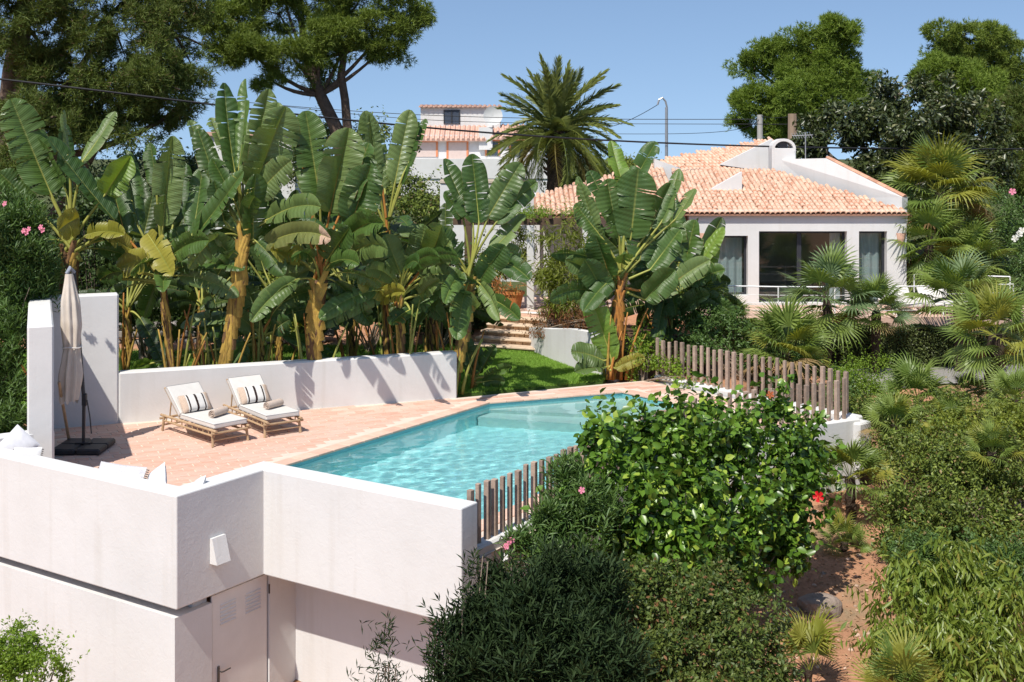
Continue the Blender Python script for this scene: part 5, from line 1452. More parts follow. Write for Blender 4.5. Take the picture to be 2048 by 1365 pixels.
# tall dark hedge closing the garden behind the banana plants
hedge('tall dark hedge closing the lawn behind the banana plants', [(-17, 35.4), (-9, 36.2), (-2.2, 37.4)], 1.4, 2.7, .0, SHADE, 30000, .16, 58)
RUB = mat('rubble_stone', (.30, .27, .235), (.19, .17, .15), .95, .1, 4, .6, 15, .03, var=.25)
rbw = thing('rubble_wall', (-10.5, 34.4, 0), 'low grey rubble stone wall in the shade at the back of the lawn', 'wall')
g = np.random.default_rng(59)
for row in range(3):
    x = -12.8
    while x < -5.5:
        w = g.uniform(.25, .55); h = .24
        MB().box((x + w / 2, 34.25 + (x + 12.8) * .1 + g.normal(0, .015), .12 + row * .235), (w - .03, .3, h * g.uniform(.7, 1.05)), np.array(Matrix.Rotation(g.normal(0, .12), 3, 'Y')), .05).build('stone', RUB, rbw); x += w

# litter and pebbles on the bare earth
g = np.random.default_rng(88); n = 9000
x, y = g.uniform(3.2, 9.5, n), g.uniform(14.5, 25.5, n); k = ~inside(SHELL, x, y); x, y = x[k], y[k]; n = len(x)
def surf(x, y):
    b_ = sum(np.sin(x * f + p) * np.cos(y * f * 1.1 + q) / f for f, p, q in ((1.7, 1, 2), (3.1, .3, 4), (5.3, 2, 1))) * .05
    return gz(x, y) + b_
P = np.stack([x, y, surf(x, y) + .012], 1)
V, F = leaf_cloud(P, g.normal(size=(n, 3)) * np.array([1, 1, .15]), np.tile(np.array([0, 0, 1.0]), (n, 1)) + g.normal(0, .25, (n, 3)), g.uniform(.03, .09, n), .4, LEAF_S)
tag(part('leaf_litter', V, F, mat('dry_litter', (.42, .27, .15), (.26, .15, .08), .95, .1, 9, 0, island=.4)), 'dry fallen leaves scattered over the red earth', kind='stuff')
n = 380; x, y = g.uniform(3.2, 9.0, n), g.uniform(15, 25, n); k = ~inside(SHELL, x, y); x, y = x[k], y[k]
mb = MB(); Z_ = surf(x, y)
for a, b_, z in zip(x, y, Z_):
    r = g.uniform(.012, .05) * (2 if g.random() < .06 else 1); mb.box((a, b_, z + r * .2), (2 * r, r * g.uniform(1, 1.8), r * 1.1), np.array(Matrix.Rotation(g.uniform(0, 3), 3, 'Z')), r * .4)
tag(mb.build('gravel', mat('pebble', (.55, .40, .30), (.42, .29, .21), .95, .1, 9, 0, island=.3)), 'small loose pebbles scattered over the red earth', kind='stuff')

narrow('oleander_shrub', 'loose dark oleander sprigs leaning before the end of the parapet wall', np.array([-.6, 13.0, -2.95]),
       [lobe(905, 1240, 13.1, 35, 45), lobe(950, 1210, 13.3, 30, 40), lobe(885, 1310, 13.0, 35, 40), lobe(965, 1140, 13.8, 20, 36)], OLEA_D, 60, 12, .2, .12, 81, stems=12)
shrub('lentisk_shrub', 'loose green shrub between the boulder path and the view edge, below the mounded one', 'shrub', np.array([7.4, 18, -2.1]),
      [lobe(1830, 1120, 18.4, 60, 35), lobe(1940, 1110, 18.2, 90, 45), lobe(2030, 1150, 17.8, 60, 50)], OLEA_G, 300, 44, .17, .075, .4, 82)

shrub('understorey_shrub', 'low green shrub closing the gap between the wall end plant and the garden steps', 'shrub', np.array([-1.6, 35.4, .1]),
      [lobe(905, 640, 35.2, 45, 40), lobe(945, 625, 36, 30, 40), lobe(860, 650, 35, 45, 35), lobe(930, 590, 36.5, 50, 35)], SHADE, 200, 44, .24, .12, .5, 83)
# ------------------------------------------------------------------ giant bird-of-paradise plants (banana like)
def strel_mat(name, a, b, dry=.0):
    t = NT(name)
    c = t.mix(t.rand(0, 1), a, b)
    uvn = t.new('UVMap'); sep = t.new('SeparateXYZ'); t.l.new(uvn.outputs[0], sep.inputs[0])
    U_, Vv = sep.outputs[0], t.math('ABSOLUTE', sep.outputs[1])
    w = t.math('SINE', t.math('MULTIPLY', t.math('SUBTRACT', U_, t.math('MULTIPLY', Vv, .07)), 330))
    w2 = t.math('SINE', t.math('MULTIPLY', t.math('SUBTRACT', U_, t.math('MULTIPLY', Vv, .07)), 87))
    vein = t.math('ADD', t.math('MULTIPLY', w, .5), w2)
    c = t.hsv(c, t.math('ADD', t.math('MULTIPLY', vein, .035), t.math('ADD', .82, t.math('MULTIPLY', t.noise(1.6, 3), .36))))
    ed = t.math('MULTIPLY', t.math('GREATER_THAN', t.math('ADD', Vv, t.math('MULTIPLY', t.noise(5, 4), .10)), 1.045), .8)
    c = t.mix(ed, c, (.32, .20, .085))
    if dry: c = t.mix(t.math('GREATER_THAN', t.math('ADD', U_, t.math('MULTIPLY', t.noise(4, 4), .2)), 1.1 - dry), c, (.62, .42, .30))
    mid = t.math('LESS_THAN', Vv, .05); c = t.mix(t.math('MULTIPLY', mid, .6), c, (.24, .28, .07))
    t.base(c, .36, .5); t.bump(vein, .5, .008)
    tr = t.new('BsdfTranslucent'); t.l.new(t.mix(.55, c, (a[0] * 3.2, a[1] * 2.6, a[2] * .8)), tr.inputs['Color'])
    mx = t.new('MixShader'); mx.inputs[0].default_value = .24
    t.l.new(t.bsdf.outputs[0], mx.inputs[1]); t.l.new(tr.outputs[0], mx.inputs[2]); t.l.new(mx.outputs[0], t.out.inputs['Surface'])
    return t.m
ST_G = strel_mat('banana_leaf', (.10, .16, .045), (.165, .23, .07))
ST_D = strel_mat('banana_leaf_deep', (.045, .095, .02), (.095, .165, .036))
ST_Y = strel_mat('banana_leaf_yellowed', (.22, .22, .03), (.30, .27, .045))
ST_B = strel_mat('banana_leaf_young', (.14, .24, .03), (.18, .28, .045))
ST_S = strel_mat('banana_leaf_shaded', (.032, .06, .014), (.065, .105, .026))  # second-row leaves: same leaf, darkened in colour to stand in for shade
ST_DRY = strel_mat('banana_leaf_drytip', (.17, .19, .06), (.19, .21, .07), .16)
PET = mat('petiole_green', (.33, .33, .07), (.23, .24, .05), .55, .35, 5, 0, var=.2)
PET_O = mat('petiole_orange', (.42, .20, .045), (.30, .11, .025), .6, .3, 6, 0, var=.2)
STEM_Y = mat('sheath_yellow', (.44, .29, .055), (.26, .155, .04), .7, .3, 5, .4, 24, .01, var=.28)
STEM_B = mat('sheath_brown', (.20, .11, .05), (.10, .06, .035), .9, .1, 7, .5, 24, .02, var=.3)
def blade(b, t, n, width, g, fold=.42, tear=.16, sag=.10, curl=.0):
    b, t = np.asarray(b, float), np.asarray(t, float); L = np.linalg.norm(t - b)
    up = np.array([0, 0, 1.0])
    n = nrm(n - np.dot(n, nrm(t - b)) * nrm(t - b))
    ctrl = (b + t) / 2 + up * sag * L * (1 - abs(nrm(t - b)[2]) * .6) - n * .05 * L
    tip = t - n * curl * L
    ts = np.linspace(0, 1, 25)
    mid = bez(b, ctrl, tip, 25)
    tan = nrm(np.gradient(mid, axis=0))
    N = nrm(n - (tan @ n)[:, None] * tan); S = np.cross(tan, N)
    f = np.where(ts < .3, .30 + .70 * np.sqrt(np.clip(1 - (1 - ts / .3) ** 2, 0, 1)), np.where(ts < .68, 1.0, np.sqrt(np.clip(1 - ((ts - .68) / .325) ** 2, 0, 1))))
    f = f * (1 - .12 * np.abs(ts - .45))
    V, F, UV = [], [], []
    fr = [0.0, .3, .65, 1.0]
    for s in (-1, 1):
        cuts = [0]
        for i in range(3, 23):
            if g.random() < tear: cuts.append(i)
        cuts.append(24)
        ph = g.uniform(0, 6)
        for a, c in zip(cuts[:-1], cuts[1:]):
            if c <= a: continue
            da = g.normal(0, .13); dr = abs(g.normal(0, .12)) if len(cuts) > 2 else 0
            base_i = len(V)
            for i in range(a, c + 1):
                for fx in fr:
                    hw = width / 2 * f[i]
                    ang = fold + da * fx - .30 * fx * fx - dr * fx + .09 * math.sin(ts[i] * 13 + ph) * fx
                    sh = 0
                    if i == a and a > 0: sh = .010 * fx
                    if i == c and c < 24: sh = -.010 * fx
                    V.append(mid[i] + tan[i] * (sh * L + .05 * L * fx * 0) + S[i] * s * hw * fx * math.cos(ang) + N[i] * hw * fx * math.sin(ang) - up * dr * hw * fx * fx * .5)
                    UV.append((ts[i], s * fx))
            k = len(fr)
            for i in range(c - a):
                for j in range(k - 1):
                    q = (base_i + i * k + j, base_i + i * k + j + 1, base_i + (i + 1) * k + j + 1, base_i + (i + 1) * k + j)
                    F.append(q if s > 0 else q[::-1])
    return V, F, UV, mid, N
def add_leaf(root, g, crown, b, t, width, roll=0., m=None, pm=None, pr=.045, fold=None, tear=.24, sag=.08, curl=.0, bend=None):
    b, t, crown = (np.asarray(q, float) for q in (b, t, crown))
    d = nrm(t - b); tocam = nrm(np.array([0, 0, CAM_H]) - b)
    n0 = nrm(nrm(tocam - np.dot(tocam, d) * d) + np.array([0, 0, .12])); n0 = nrm(n0 - np.dot(n0, d) * d)
    s0 = np.cross(d, n0)
    n = n0 * math.cos(roll) + s0 * math.sin(roll)
    V, F, UV, mid, N = blade(b, t, n, width, g, g.uniform(.35, .95) if fold is None else fold, tear, sag, curl)
    lf = part('leaf', V, F, m or (ST_G if g.random() < .6 else ST_D), root, uvs=UV, smooth=True)
    ctrl = (crown + b) / 2 + (np.array([0, 0, .1]) if bend is None else np.asarray(bend)) + (b - t) * .12
    pt = np.vstack([bez(crown, ctrl, b, 9), mid[1:23:2] - N[1:23:2] * .012])
    rr = np.concatenate([np.linspace(pr, pr * .55, 9), np.linspace(pr * .5, .006, len(pt) - 9)])
    MB().tube(pt, rr, 6).build('petiole', pm or PET, lf, smooth=True)
    return lf
def strel(label, Y_, base, crown, leaves, seed, w0=.13, w1=.22, extra=6, chev=True, stem=None, name='banana_plant', zlow=.15, fan=3, stalks=9, back=.2, dark=None, sheath=.62):
    """base, crown: pixels of trunk foot and crown; leaves: (bx,by,tx,ty,w,roll,dY[,mat])"""
    g = np.random.default_rng(seed)
    B, Cn = at(*base, Y_), at(*crown, Y_)
    B[2] = min(B[2], .02) if B[2] > -.5 else B[2]
    root = thing(name, B, label, 'plant', 'giant banana-like plants')
    path = bez(B, (B + Cn) / 2 + np.array([g.normal(0, .08), 0, 0]), Cn, 10)
    stem = stem or STEM_Y
    MB().tube(path, np.linspace(w0, w1 * .75, 10), 10, jit=.03, rng=g, squash=.8).build('trunk', STEM_B, root, smooth=True)
    # slender upright stalks rising from the foot beside the trunk
    for k in range(stalks):
        x_ = g.normal(0, w0 * 1.5); f_ = B + np.array([x_, g.normal(-.05, .12), 0]); h_ = g.uniform(.9, 2.3); sp_ = x_ * g.uniform(.8, 2.2) + g.normal(0, .15)
        MB().tube(bez(f_, f_ + np.array([sp_ * .2, 0, h_ * .5]), f_ + np.array([sp_, g.normal(0, .15), h_]), 8), np.linspace(.045, .016, 8), 6).build('stalk', [PET, PET, STEM_Y, PET_O][int(g.integers(4))], root, smooth=True)
    # leaf bases wrap the trunk alternately from both sides
    T = nrm(Cn - B); rgt = nrm(np.cross(T, np.array([0, 1, 0]))); fwd = np.array([0, -1.0, 0])
    nch = max(5, int(np.linalg.norm(Cn - B) / .16))
    for k in range(nch):
        sgn = 1 if k % 2 else -1
        t0 = .06 + .72 * k / nch; t1 = min(1.08, t0 + g.uniform(.30, .42))
        V, F, m = [], [], 9
        for i in range(m):
            a = i / (m - 1); t = t0 + (t1 - t0) * a
            c = B + (Cn - B) * t + (path[min(9, int(min(t, 1) * 9))] - (B + (Cn - B) * (min(9, int(min(t, 1) * 9)) / 9)))
            w = w0 + (w1 - w0) * min(t, 1)
            x = sgn * w * (-.7 + 1.25 * a)
            hw = w * (.62 - .30 * a)
            for j, e in enumerate((-1, -.35, .35, 1)):
                xx = float(np.clip(x + e * hw * .6 * sgn, -w * .98, w * .98))
                bulge = math.sqrt(max(0., 1 - min(1., abs(xx) / (w * 1.02)) ** 2)) * w * .82 + .004 * (k % 4) + (.040 if abs(e) < .9 else .006)
                V.append(c + rgt * xx + fwd * bulge)
        for i in range(m - 1):
            for j in range(3): F.append((i * 4 + j, i * 4 + j + 1, i * 4 + j + 5, i * 4 + j + 4))
        part('leaf_sheath', V, F, stem if g.random() < sheath else STEM_B, root, smooth=True)
    kpx = Y_ / F_PX
    for lf in leaves:
        bx, by, tx, ty, w, roll, dY = lf[:7]
        mm = lf[7] if len(lf) > 7 else None
        b_ = at(bx, by, Y_ - .05); t_ = at(tx, ty, Y_ + dY)
        c0 = Cn + rgt * np.clip((b_[0] - Cn[0]) * .25, -w1, w1) + np.array([0, g.normal(0, .05), g.uniform(-.25, .05)])
        add_leaf(root, g, c0, b_, t_, w * kpx * 1.0, R(roll) + g.normal(0, .3), mm, PET_O if g.random() < .18 else PET, sag=.06 if abs(t_[2] - b_[2]) > abs(t_[0] - b_[0]) else .16)
    for k in range(fan):
        a_ = g.uniform(-.75, .75); d = np.array([math.sin(a_), g.normal(0, .18), math.cos(a_)])
        b_ = Cn + nrm(d) * g.uniform(1.0, 1.6) + np.array([0, .25, 0]); t_ = b_ + nrm(d + np.array([g.normal(0, .15), .1, 0])) * g.uniform(1.3, 1.9)
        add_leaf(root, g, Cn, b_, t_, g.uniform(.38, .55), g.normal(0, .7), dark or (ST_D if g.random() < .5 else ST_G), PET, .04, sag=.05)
    for k in range(extra):
        th = g.uniform(0, 2 * math.pi); el = g.uniform(-.1, 1.0)
        d = np.array([math.cos(th), math.sin(th) * .7 + back, 0]); ln = g.uniform(.5, 1.1)
        b_ = Cn + d * ln * math.cos(el) * .8 + np.array([0, 0, ln * math.sin(el) - zlow])
        L = g.uniform(.9, 1.6); t_ = b_ + nrm(d * math.cos(el - .5) + np.array([0, 0, math.sin(el - .75)])) * L
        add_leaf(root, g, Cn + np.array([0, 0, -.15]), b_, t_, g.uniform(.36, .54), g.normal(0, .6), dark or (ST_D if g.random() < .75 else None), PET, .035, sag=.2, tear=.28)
    return root
strel('banana plant with a yellow leaf rising behind the tall end of the terrace wall', 25.6, (135, 640), (142, 505),
      [(102, 388, 22, 198, 86, 10, -.3), (140, 322, 128, 220, 34, 60, .1), (166, 322, 232, 224, 40, -55, .2), (228, 440, 95, 275, 62, 30, -.5, ST_D), (62, 408, -2, 345, 62, 20, -.4, ST_D), (212, 388, 262, 312, 66, -10, -.2, ST_B),
       (158, 436, 116, 462, 60, -15, -.7, ST_Y), (70, 330, 20, 240, 40, 40, .3), (175, 470, 250, 470, 46, 0, -.6, ST_Y), (85, 540, 55, 505, 40, 15, -.3)], 1, .18, .26, 8, fan=2)
strel('leaning banana plant with one broad upright leaf and yellow drooping ones', 25.9, (352, 738), (325, 560),
      [(326, 452, 345, 272, 66, 5, -.2), (312, 372, 300, 286, 40, -30, .1), (262, 500, 205, 470, 50, 10, -.5, ST_Y), (295, 468, 346, 552, 56, 10, -.9, ST_Y), (250, 470, 215, 330, 56, 30, .3, ST_D), (385, 470, 405, 335, 48, -20, .4, ST_D), (235, 540, 300, 520, 55, 20, -.6, ST_Y), (275, 450, 250, 300, 50, 35, .5, ST_D), (200, 560, 245, 545, 46, 0, -.5, ST_D)], 2, .09, .12, 9, fan=3)
strel('tallest banana plant with a fan of upright leaves behind the loungers', 26.1, (432, 728), (488, 470),
      [(470, 345, 448, 166, 52, 35, .2), (478, 335, 492, 158, 42, -50, .3), (498, 372, 538, 178, 58, 0, -.1), (512, 374, 572, 213, 98, 5, -.3), (457, 318, 421, 236, 38, 30, .2), (512, 395, 582, 322, 58, 5, -.5), (470, 405, 424, 318, 48, 15, .1), (506, 478, 512, 348, 62, 0, -.4), (448, 442, 428, 362, 42, 10, -.3), (535, 440, 642, 415, 52, -5, -1.7, ST_G), (528, 492, 662, 478, 46, 0, -2.2, ST_DRY), (520, 330, 556, 205, 60, -25, .3), (470, 520, 420, 470, 52, 0, -.5, ST_D), (430, 560, 470, 500, 40, 20, -.3, ST_D)], 3, .13, .24, 9, stem=STEM_Y, fan=4, sheath=.85)
strel('banana plant with a chevron patterned yellow trunk', 26.3, (626, 716), (640, 560),
      [(640, 402, 611, 222, 72, 15, -.1), (660, 424, 698, 256, 98, -5, -.3), (622, 392, 598, 264, 48, 30, .2), (690, 405, 738, 286, 76, -15, .1), (704, 446, 742, 328, 84, -10, -.3, ST_D), (690, 478, 768, 445, 62, 0, -1.6), (612, 470, 560, 420, 58, 10, -.5, ST_D), (655, 520, 700, 455, 70, 0, -.8, ST_D), (600, 520, 540, 500, 52, 0, -.7, ST_Y), (700, 512, 776, 500, 54, 0, -2.1, ST_G), (600, 300, 592, 250, 40, 40, .3)], 4, .12, .30, 9, fan=4, back=-.25, sheath=.95)
strel('banana plant with upright leaves in front of the hillside house', 28.0, (775, 706), (775, 480),
      [(765, 378, 730, 222, 56, 15, -.1), (790, 366, 820, 220, 52, -20, .1), (802, 372, 838, 244, 34, -50, .2), (808, 345, 852, 238, 28, -40, .3), (756, 420, 716, 330, 46, 20, .1, ST_D), (740, 470, 700, 400, 50, 10, -.2, ST_D)], 5, .08, .12, 10, fan=2)
strel('banana plant at the end of the terrace wall with spreading leaves', 27.6, (905, 702), (940, 560),
      [(946, 446, 888, 318, 52, 25, .1, ST_D), (958, 446, 944, 308, 54, 5, -.1), (976, 436, 1042, 326, 58, -10, -.2), (992, 446, 1074, 364, 42, -25, .1), (926, 436, 888, 384, 44, 15, -.2, ST_D), (950, 618, 884, 566, 50, 0, -1.5), (985, 600, 1040, 640, 40, -10, -.7), (1000, 520, 1060, 560, 46, 0, -.7, ST_D), (920, 520, 870, 460, 60, 10, -.5, ST_D), (985, 500, 1050, 430, 46, -20, .2), (960, 560, 1010, 490, 56, 0, -.5, ST_D)], 6, .12, .22, 9, fan=0, back=-.25)
strel('clustered banana plant with many small glossy leaves behind the middle of the terrace wall', 27.2, (805, 700), (800, 590),
      [(770, 560, 730, 490, 48, 10, -.5), (800, 545, 770, 470, 52, 0, -.4), (830, 540, 850, 450, 56, -5, -.4), (850, 560, 900, 480, 54, -10, -.5), (780, 590, 715, 560, 50, 0, -.7, ST_Y), (840, 590, 880, 560, 44, 0, -.7), (820, 620, 780, 650, 36, 0, -.6, ST_D), (770, 520, 745, 440, 50, 15, .2, ST_D), (860, 520, 884, 450, 56, 0, -1.6, ST_G), (760, 600, 810, 585, 40, 0, -.9, ST_Y)], 7, .09, .14, 14, fan=1, back=-.3)
strel('banana plant with an orange trunk standing at the deck edge before the villa', 29.6, (1237, 757), (1243, 560),
      [(1238, 474, 1214, 358, 74, 10, -.2), (1262, 476, 1277, 338, 86, -5, -.3), (1228, 430, 1178, 342, 50, 25, .2), (1250, 382, 1222, 282, 42, 20, .4, ST_B), (1262, 372, 1312, 284, 44, -25, .5), (1302, 456, 1342, 366, 48, -10, .1), (1322, 446, 1358, 338, 38, -30, .3), (1350, 440, 1390, 378, 40, -20, .2), (1204, 476, 1150, 408, 42, 20, -.1, ST_D), (1280, 520, 1300, 420, 70, -10, .1, ST_D), (1300, 540, 1360, 460, 56, 0, -.1, ST_D), (1220, 560, 1190, 470, 64, 5, -.5), (1200, 560, 1130, 520, 46, 0, -.6), (1180, 580, 1100, 600, 42, 0, -.7, ST_D), (1215, 600, 1170, 520, 60, 0, -.7, ST_D), (1290, 600, 1350, 540, 60, 0, -.2, ST_D), (1320, 590, 1420, 520, 46, 0, -.2), (1250, 440, 1245, 330, 50, 0, .5, ST_D)], 8, .15, .20, 10, stem=PET_O, fan=2)
strel('young bright green banana shoot beside the orange trunk', 29.3, (1218, 752), (1220, 730),
      [(1222, 716, 1178, 585, 54, 5, -.2, ST_B), (1208, 722, 1142, 704, 50, 0, -.4), (1212, 735, 1150, 745, 40, 0, -.5), (1228, 720, 1216, 630, 34, -40, .1, ST_B), (1232, 738, 1290, 716, 28, 0, -.2, ST_Y)], 9, .05, .07, 0, fan=0, stalks=2)
strel('dark leafy banana clump filling the gap left of the villa windows', 31.5, (1345, 690), (1335, 590),
      [(1330, 560, 1300, 440, 60, 10, 0, ST_D), (1350, 560, 1340, 430, 66, 0, .1, ST_D), (1360, 560, 1390, 440, 60, -10, .1, ST_D), (1375, 560, 1448, 455, 34, -25, -.2, ST_B), (1380, 570, 1450, 540, 40, 0, -.4), (1310, 600, 1270, 520, 60, 0, -.3, ST_D), (1360, 620, 1420, 590, 50, 0, -.5), (1330, 620, 1290, 600, 50, 0, -.6, ST_D), (1360, 520, 1350, 400, 50, 10, .5, ST_D), (1410, 560, 1430, 470, 36, -20, .2, ST_B)], 10, .12, .16, 12, fan=1)
strel('low dark banana clump on the lawn at the end of the terrace wall', 28.2, (945, 775), (950, 760),
      [(945, 745, 925, 665, 36, 10, -.1, ST_D), (960, 745, 990, 690, 34, -20, -.1, ST_D), (970, 755, 1025, 735, 26, 0, -.3, ST_D), (940, 750, 955, 690, 36, 20, .2, ST_D), (965, 765, 1010, 765, 24, 0, -.2, ST_D)], 11, .05, .07, 0, fan=0, stalks=2)
strel('small banana clump low behind the wall between the lounger and the chevron trunk', 27.0, (520, 716), (525, 670),
      [(520, 640, 490, 570, 50, 0, 0, ST_D), (540, 640, 570, 560, 48, 0, .1, ST_D), (510, 660, 470, 630, 44, 0, -.3), (545, 665, 580, 640, 40, 0, -.3, ST_D), (300, 728, 268, 738, 30, 0, -.2, ST_B)], 12, .08, .1, 9, fan=0)

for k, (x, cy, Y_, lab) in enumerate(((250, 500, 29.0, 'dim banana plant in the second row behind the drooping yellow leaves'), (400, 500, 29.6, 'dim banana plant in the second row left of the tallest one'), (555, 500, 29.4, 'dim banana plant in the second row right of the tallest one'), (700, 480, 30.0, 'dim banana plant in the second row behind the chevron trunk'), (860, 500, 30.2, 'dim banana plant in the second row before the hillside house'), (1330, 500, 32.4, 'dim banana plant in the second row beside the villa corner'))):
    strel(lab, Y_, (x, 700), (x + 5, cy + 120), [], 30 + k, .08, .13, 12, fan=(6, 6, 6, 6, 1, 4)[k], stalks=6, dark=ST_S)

# ------------------------------------------------------------------ palms
def frond_mesh(g, L=1.0, n=46, curve=.35, ll=.17, name='frond'):
    t = np.linspace(0, 1, 20); path = np.stack([t * L, 0 * t, curve * L * (.35 * t - t ** 2.2)], 1)
    mb = MB().tube(path, np.linspace(.014, .003, 20) * L, 5, cap=False)
    V, F = [], []
    tg = nrm(np.gradient(path, axis=0))
    for s in (-1, 1):
        for k in range(n):
            u = .16 + .84 * (k + .5) / n; i = u * 19; i0 = int(min(18, i)); p = path[i0] + (path[i0 + 1] - path[i0]) * (i - i0); T = tg[i0]
            side = np.array([0, s, 0.0]); up = np.cross(T, np.array([0, 1, 0.0])) * -1
            d = nrm(T * (.55 + .5 * u) + side * (.8 - .35 * u) + np.array([0, 0, 1.0]) * (.12 + g.normal(0, .16)) + g.normal(0, .05, 3))
            l = L * ll * (math.sin(math.pi * (u * .86 + .08)) ** .6) * g.uniform(.85, 1.1)
            w = nrm(np.cross(d, side + np.array([0, 0, .4]))) * L * .0085
            b = len(V); V += [p - w * .6, p + d * l * .45 - w + np.array([0, 0, 0]), p + d * l + np.array([0, 0, -.10 * l]), p + d * l * .45 + w, p + w * .6]
            F += [(b, b + 1, b + 3, b + 4), (b + 1, b + 2, b + 3)]
    mb.add(V, F)
    return mb.mesh(name)
PALM = leafmat('date_palm_leaf', (.14, .175, .045), (.225, .25, .06), .2, .45, .4, False, .2)
PALM_Y = leafmat('date_palm_old_leaf', (.17, .15, .035), (.22, .17, .05), .2, .55, .3, False, .2)
g = np.random.default_rng(77)
PYD = 46.0
pc = at(1112, 262, PYD); pbs = gb((pc[0] - .05, PYD))
pd = thing('date_palm', pbs, 'tall date palm with arching feathery fronds in front of the hillside house', 'palm tree')
TR = mat('palm_trunk', (.10, .065, .045), (.055, .04, .03), .95, .1, 14, .9, 22, .06)
mb = MB(); path = np.linspace(pbs, pc, 26); mb.tube(path, np.linspace(.36, .33, 26) * (1 + .06 * np.sin(np.arange(26) * 2.4)), 12, jit=.05, rng=g); mb.build('trunk', TR, pd)
for k in range(46):
    th = k * 2.4; z = pc[2] - .1 - (k / 46) * 1.7; p = np.array([pc[0] + .34 * math.cos(th), pc[1] + .34 * math.sin(th), z]); d = nrm(np.array([math.cos(th), math.sin(th), .8]))
    MB().tube([p, p + d * .22], [.07, .035], 4).build('frond_stub', TR, pd)
fr_me = [frond_mesh(np.random.default_rng(i), 1.0, 74, c, .19) for i, c in enumerate((.10, .30, .55, .85))]
fr_me_y = [m.copy() for m in fr_me]
for m in fr_me: m.materials.append(PALM)
for m in fr_me_y: m.materials.append(PALM_Y)
for k in range(76):
    a = k / 76; th = k * 2.39996 + g.normal(0, .1); el = R(86 - 130 * a ** 1.0) + g.normal(0, .06)
    vi = 0 if el > R(62) else 1 if el > R(28) else 2 if el > R(-8) else 3
    L = 2.75 * g.uniform(.86, 1.08) * (1.0 if el > 0 else .95)
    q = (Matrix.Rotation(th, 3, 'Z') @ Matrix.Rotation(-el, 3, 'Y') @ Matrix.Rotation(g.normal(0, .35), 3, 'X')).to_quaternion()
    link('frond', (fr_me_y if (el < R(-22) and g.random() < .55) else fr_me)[vi], None, pd, rel(pd, pc + np.array([0, 0, -.25 * a])), q, L)

def fan_mesh(g, n=24, span=R(235), pet=.9, droop=.25, name='fan_leaf'):
    V, F = [], []
    mb = MB().tube(bez((0, 0, 0), (pet * .5, 0, .04), (pet, 0, 0), 6), np.linspace(.014, .009, 6), 5, cap=False)
    c = np.array([pet, 0, 0.0])
    for k in range(n):
        th = -span / 2 + span * (k + .5) / n; d = np.array([math.cos(th), math.sin(th), 0]); s = np.array([-d[1], d[0], 0])
        l = g.uniform(.9, 1.05) * (.86 + .14 * math.cos(th)); w = span / n * .5
        zf = .05 * (1 if k % 2 else -1)
        pts = [c, c + d * l * .42 + s * l * .42 * w * 1.0 + np.array([0, 0, .02 + zf * .4]), c + d * l * .42 - s * l * .42 * w * 1.0 + np.array([0, 0, .02 - zf * .4]),
               c + d * l * .75 + s * .018 + np.array([0, 0, -.03 - droop * .12]), c + d * l * .75 - s * .018 + np.array([0, 0, -.03 - droop * .12]), c + d * l * g.uniform(.96, 1.03) + np.array([0, 0, -.06 - droop * g.uniform(.3, 1.0)])]
        b = len(V); V += pts; F += [(b, b + 2, b + 1), (b + 1, b + 2, b + 4, b + 3), (b + 3, b + 4, b + 5)]
    mb.add(V, F); return mb.mesh(name)
FANM = {'g': leafmat('fan_palm_leaf', (.125, .19, .036), (.21, .275, .062), .28, .45, .4, False, .2), 'y': leafmat('fan_palm_leaf_yellow', (.20, .22, .03), (.28, .28, .05), .3, .5, .35, False, .2), 'b': leafmat('fan_palm_leaf_bluish', (.105, .165, .07), (.165, .23, .095), .25, .45, .4, False, .2), 'd': leafmat('fan_palm_dead_leaf', (.28, .20, .09), (.20, .13, .06), .2, .8, .2, False, .2)}
FAN = {}
for key, m in FANM.items():
    FAN[key] = []
    for i in range(3):
        me = fan_mesh(np.random.default_rng(90 + i), 24 + 2 * i, R(220 + 20 * i), .85 + .1 * i, .12 + .14 * i); me.materials.append(m); FAN[key].append(me)
FTR = mat('fan_palm_trunk', (.09, .065, .045), (.05, .038, .03), .95, .1, 18, 1.0, 26, .06)
def fanpalm(label, px, py, Y_, r_px, mix, n, seed, trunk_r=.13, zb=None, elmin=-35, flat=1.0):
    g = np.random.default_rng(seed); c = at(px, py, Y_); zb = float(gz(c[0], Y_)) if zb is None else zb
    root = thing('fan_palm', (c[0], Y_, zb), label, 'palm', 'fan palms')
    H = max(.15, c[2] - zb)
    path = np.linspace((c[0] + g.normal(0, .04), Y_, zb - .1), c, 12)
    MB().tube(path, trunk_r * (1 + .12 * np.sin(np.arange(12) * 2.2)), 10, jit=.09, rng=g).build('trunk', FTR, root)
    S = r_px * Y_ / F_PX / 1.75
    for k in range(n):
        a = (k + .5) / n; th = k * 2.39996 + g.normal(0, .15); el = R(82 + (elmin - 82) * a) + g.normal(0, .08)
        key = g.choice(list(mix), p=np.array(list(mix.values())) / sum(mix.values()))
        if a > .88 and g.random() < .4: key = 'd'
        q = (Matrix.Rotation(th, 3, 'Z') @ Matrix.Rotation(-el, 3, 'Y') @ Matrix.Rotation(g.normal(0, .25), 3, 'X') @ Matrix.Translation((0, 0, 0)).to_3x3()).to_quaternion()
        link('leaf', FAN[key][int(g.integers(3))], None, root, rel(root, c + np.array([0, 0, -.12 * a])), q, S * g.uniform(.82, 1.1))
    return root
G1, GY, GB = {'g': 1.0}, {'g': .5, 'y': .5}, {'g': .5, 'b': .5}
fanpalm('tallest fan palm with a round yellowish crown right of the villa roof', 1880, 385, 38.5, 118, {'g': .35, 'y': .65}, 44, 1, .16)
fanpalm('fan palm with hanging leaves right at the villa corner', 1858, 490, 37.2, 100, G1, 34, 2, .14, elmin=-55)
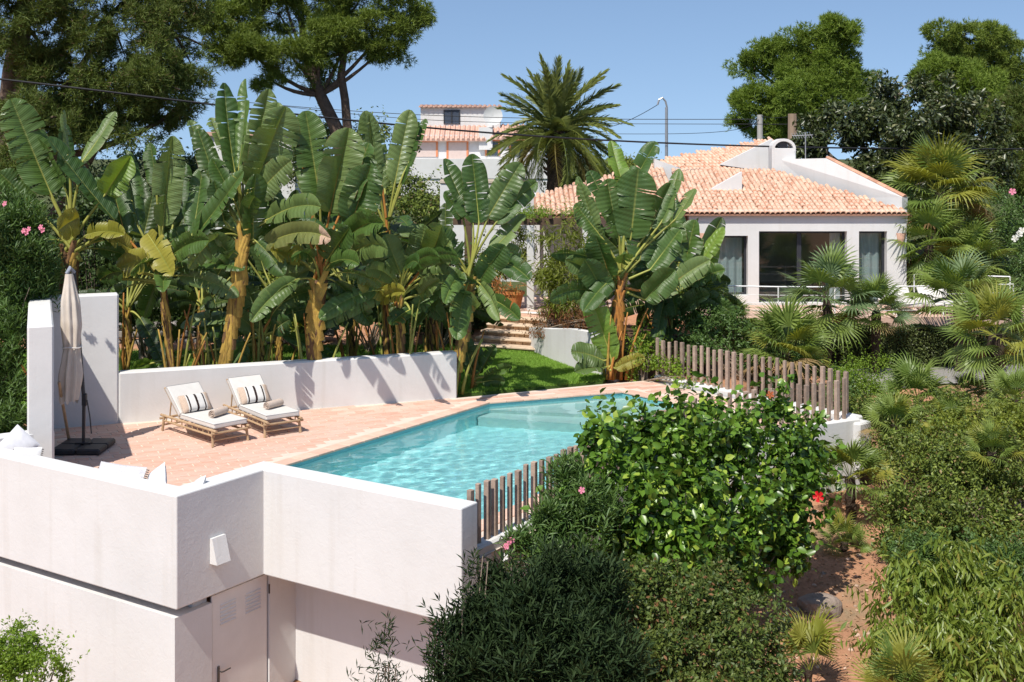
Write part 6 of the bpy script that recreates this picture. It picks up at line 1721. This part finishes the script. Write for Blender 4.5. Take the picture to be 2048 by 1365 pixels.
fanpalm('fan palm leaning out behind the terrace railing', 1935, 520, 37.4, 95, {'g': .7, 'y': .3}, 30, 3, .13, elmin=-50)
fanpalm('upright fan palm standing in front of the sliding glass door', 1655, 600, 32.0, 108, GB, 26, 4, .12, elmin=-45)
fanpalm('fan palm beside the hedge in front of the narrow villa window', 1752, 622, 32.2, 80, GB, 24, 5, .12, elmin=-25)
fanpalm('low spreading fan palm just behind the far fence', 1572, 706, 29.3, 110, {'g': .8, 'y': .2}, 26, 6, .12, elmin=-15)
fanpalm('fan palm half hiding the white sunbeds', 1918, 598, 32.6, 104, GB, 24, 7, .13, elmin=-22)
fanpalm('fan palm with a thick dark trunk by the gravel path', 1992, 668, 27.4, 112, {'g': .7, 'y': .3}, 26, 8, .20, elmin=-35)
fanpalm('small bluish fan palm under the thick trunked one', 1935, 788, 28.2, 54, GB, 20, 9, .09, elmin=-10)
fanpalm('fan palm clump on the bank below the gravel path', 1835, 800, 26.8, 88, G1, 22, 10, .1, elmin=-5)
fanpalm('fan palm clump just outside the fence corner', 1730, 870, 25.4, 70, G1, 20, 11, .1, elmin=-5)
fanpalm('fan palm among the dark shrubs below the thick trunked palm', 1900, 850, 25.2, 62, {'g': .7, 'y': .3}, 18, 12, .09, elmin=-5)
fanpalm('fan palm behind the orange banana trunk, left of the far fence', 1392, 612, 32.0, 88, G1, 26, 13, .11, elmin=-30)
fanpalm('yellowish fan palm fronds under the white fence end block', 1700, 955, 23.0, 95, {'g': .6, 'y': .4}, 20, 14, .1, elmin=-5)
fanpalm('fan palm in the dim hollow behind the hibiscus and the boulder', 1690, 1085, 21.9, 62, {'g': .7, 'y': .3}, 14, 15, .07, elmin=5)
fanpalm('small fan palm on the red earth at the lower edge', 1618, 1340, 17.0, 120, {'g': .4, 'y': .6}, 7, 16, .05, elmin=55)
fanpalm('fan palm at the lower edge below the drooping shrub', 1800, 1400, 14.2, 135, {'g': .6, 'y': .4}, 12, 17, .06, elmin=35)
fanpalm('fan palm left of the sliding door behind the clipped terrace hedge', 1462, 640, 32.6, 62, G1, 20, 18, .09, elmin=-20)
fanpalm('fan palm spreading over the big mounded shrub', 1985, 905, 20.6, 72, {'g': .7, 'y': .3}, 18, 19, .08, elmin=-5)
fanpalm('fan palm in the bank left of the yellowish shrub crest', 1790, 850, 24.0, 70, {'g': .8, 'y': .2}, 18, 20, .08, elmin=-5)
fanpalm('fan palm at the view edge under the thick trunked palm', 2030, 800, 25.2, 70, G1, 18, 21, .08, elmin=-10)
for o in bpy.data.objects:
    if o.type == 'MESH' and o.parent is None and 'kind' not in o and 'category' not in o: print('UNTAGGED', o.name)
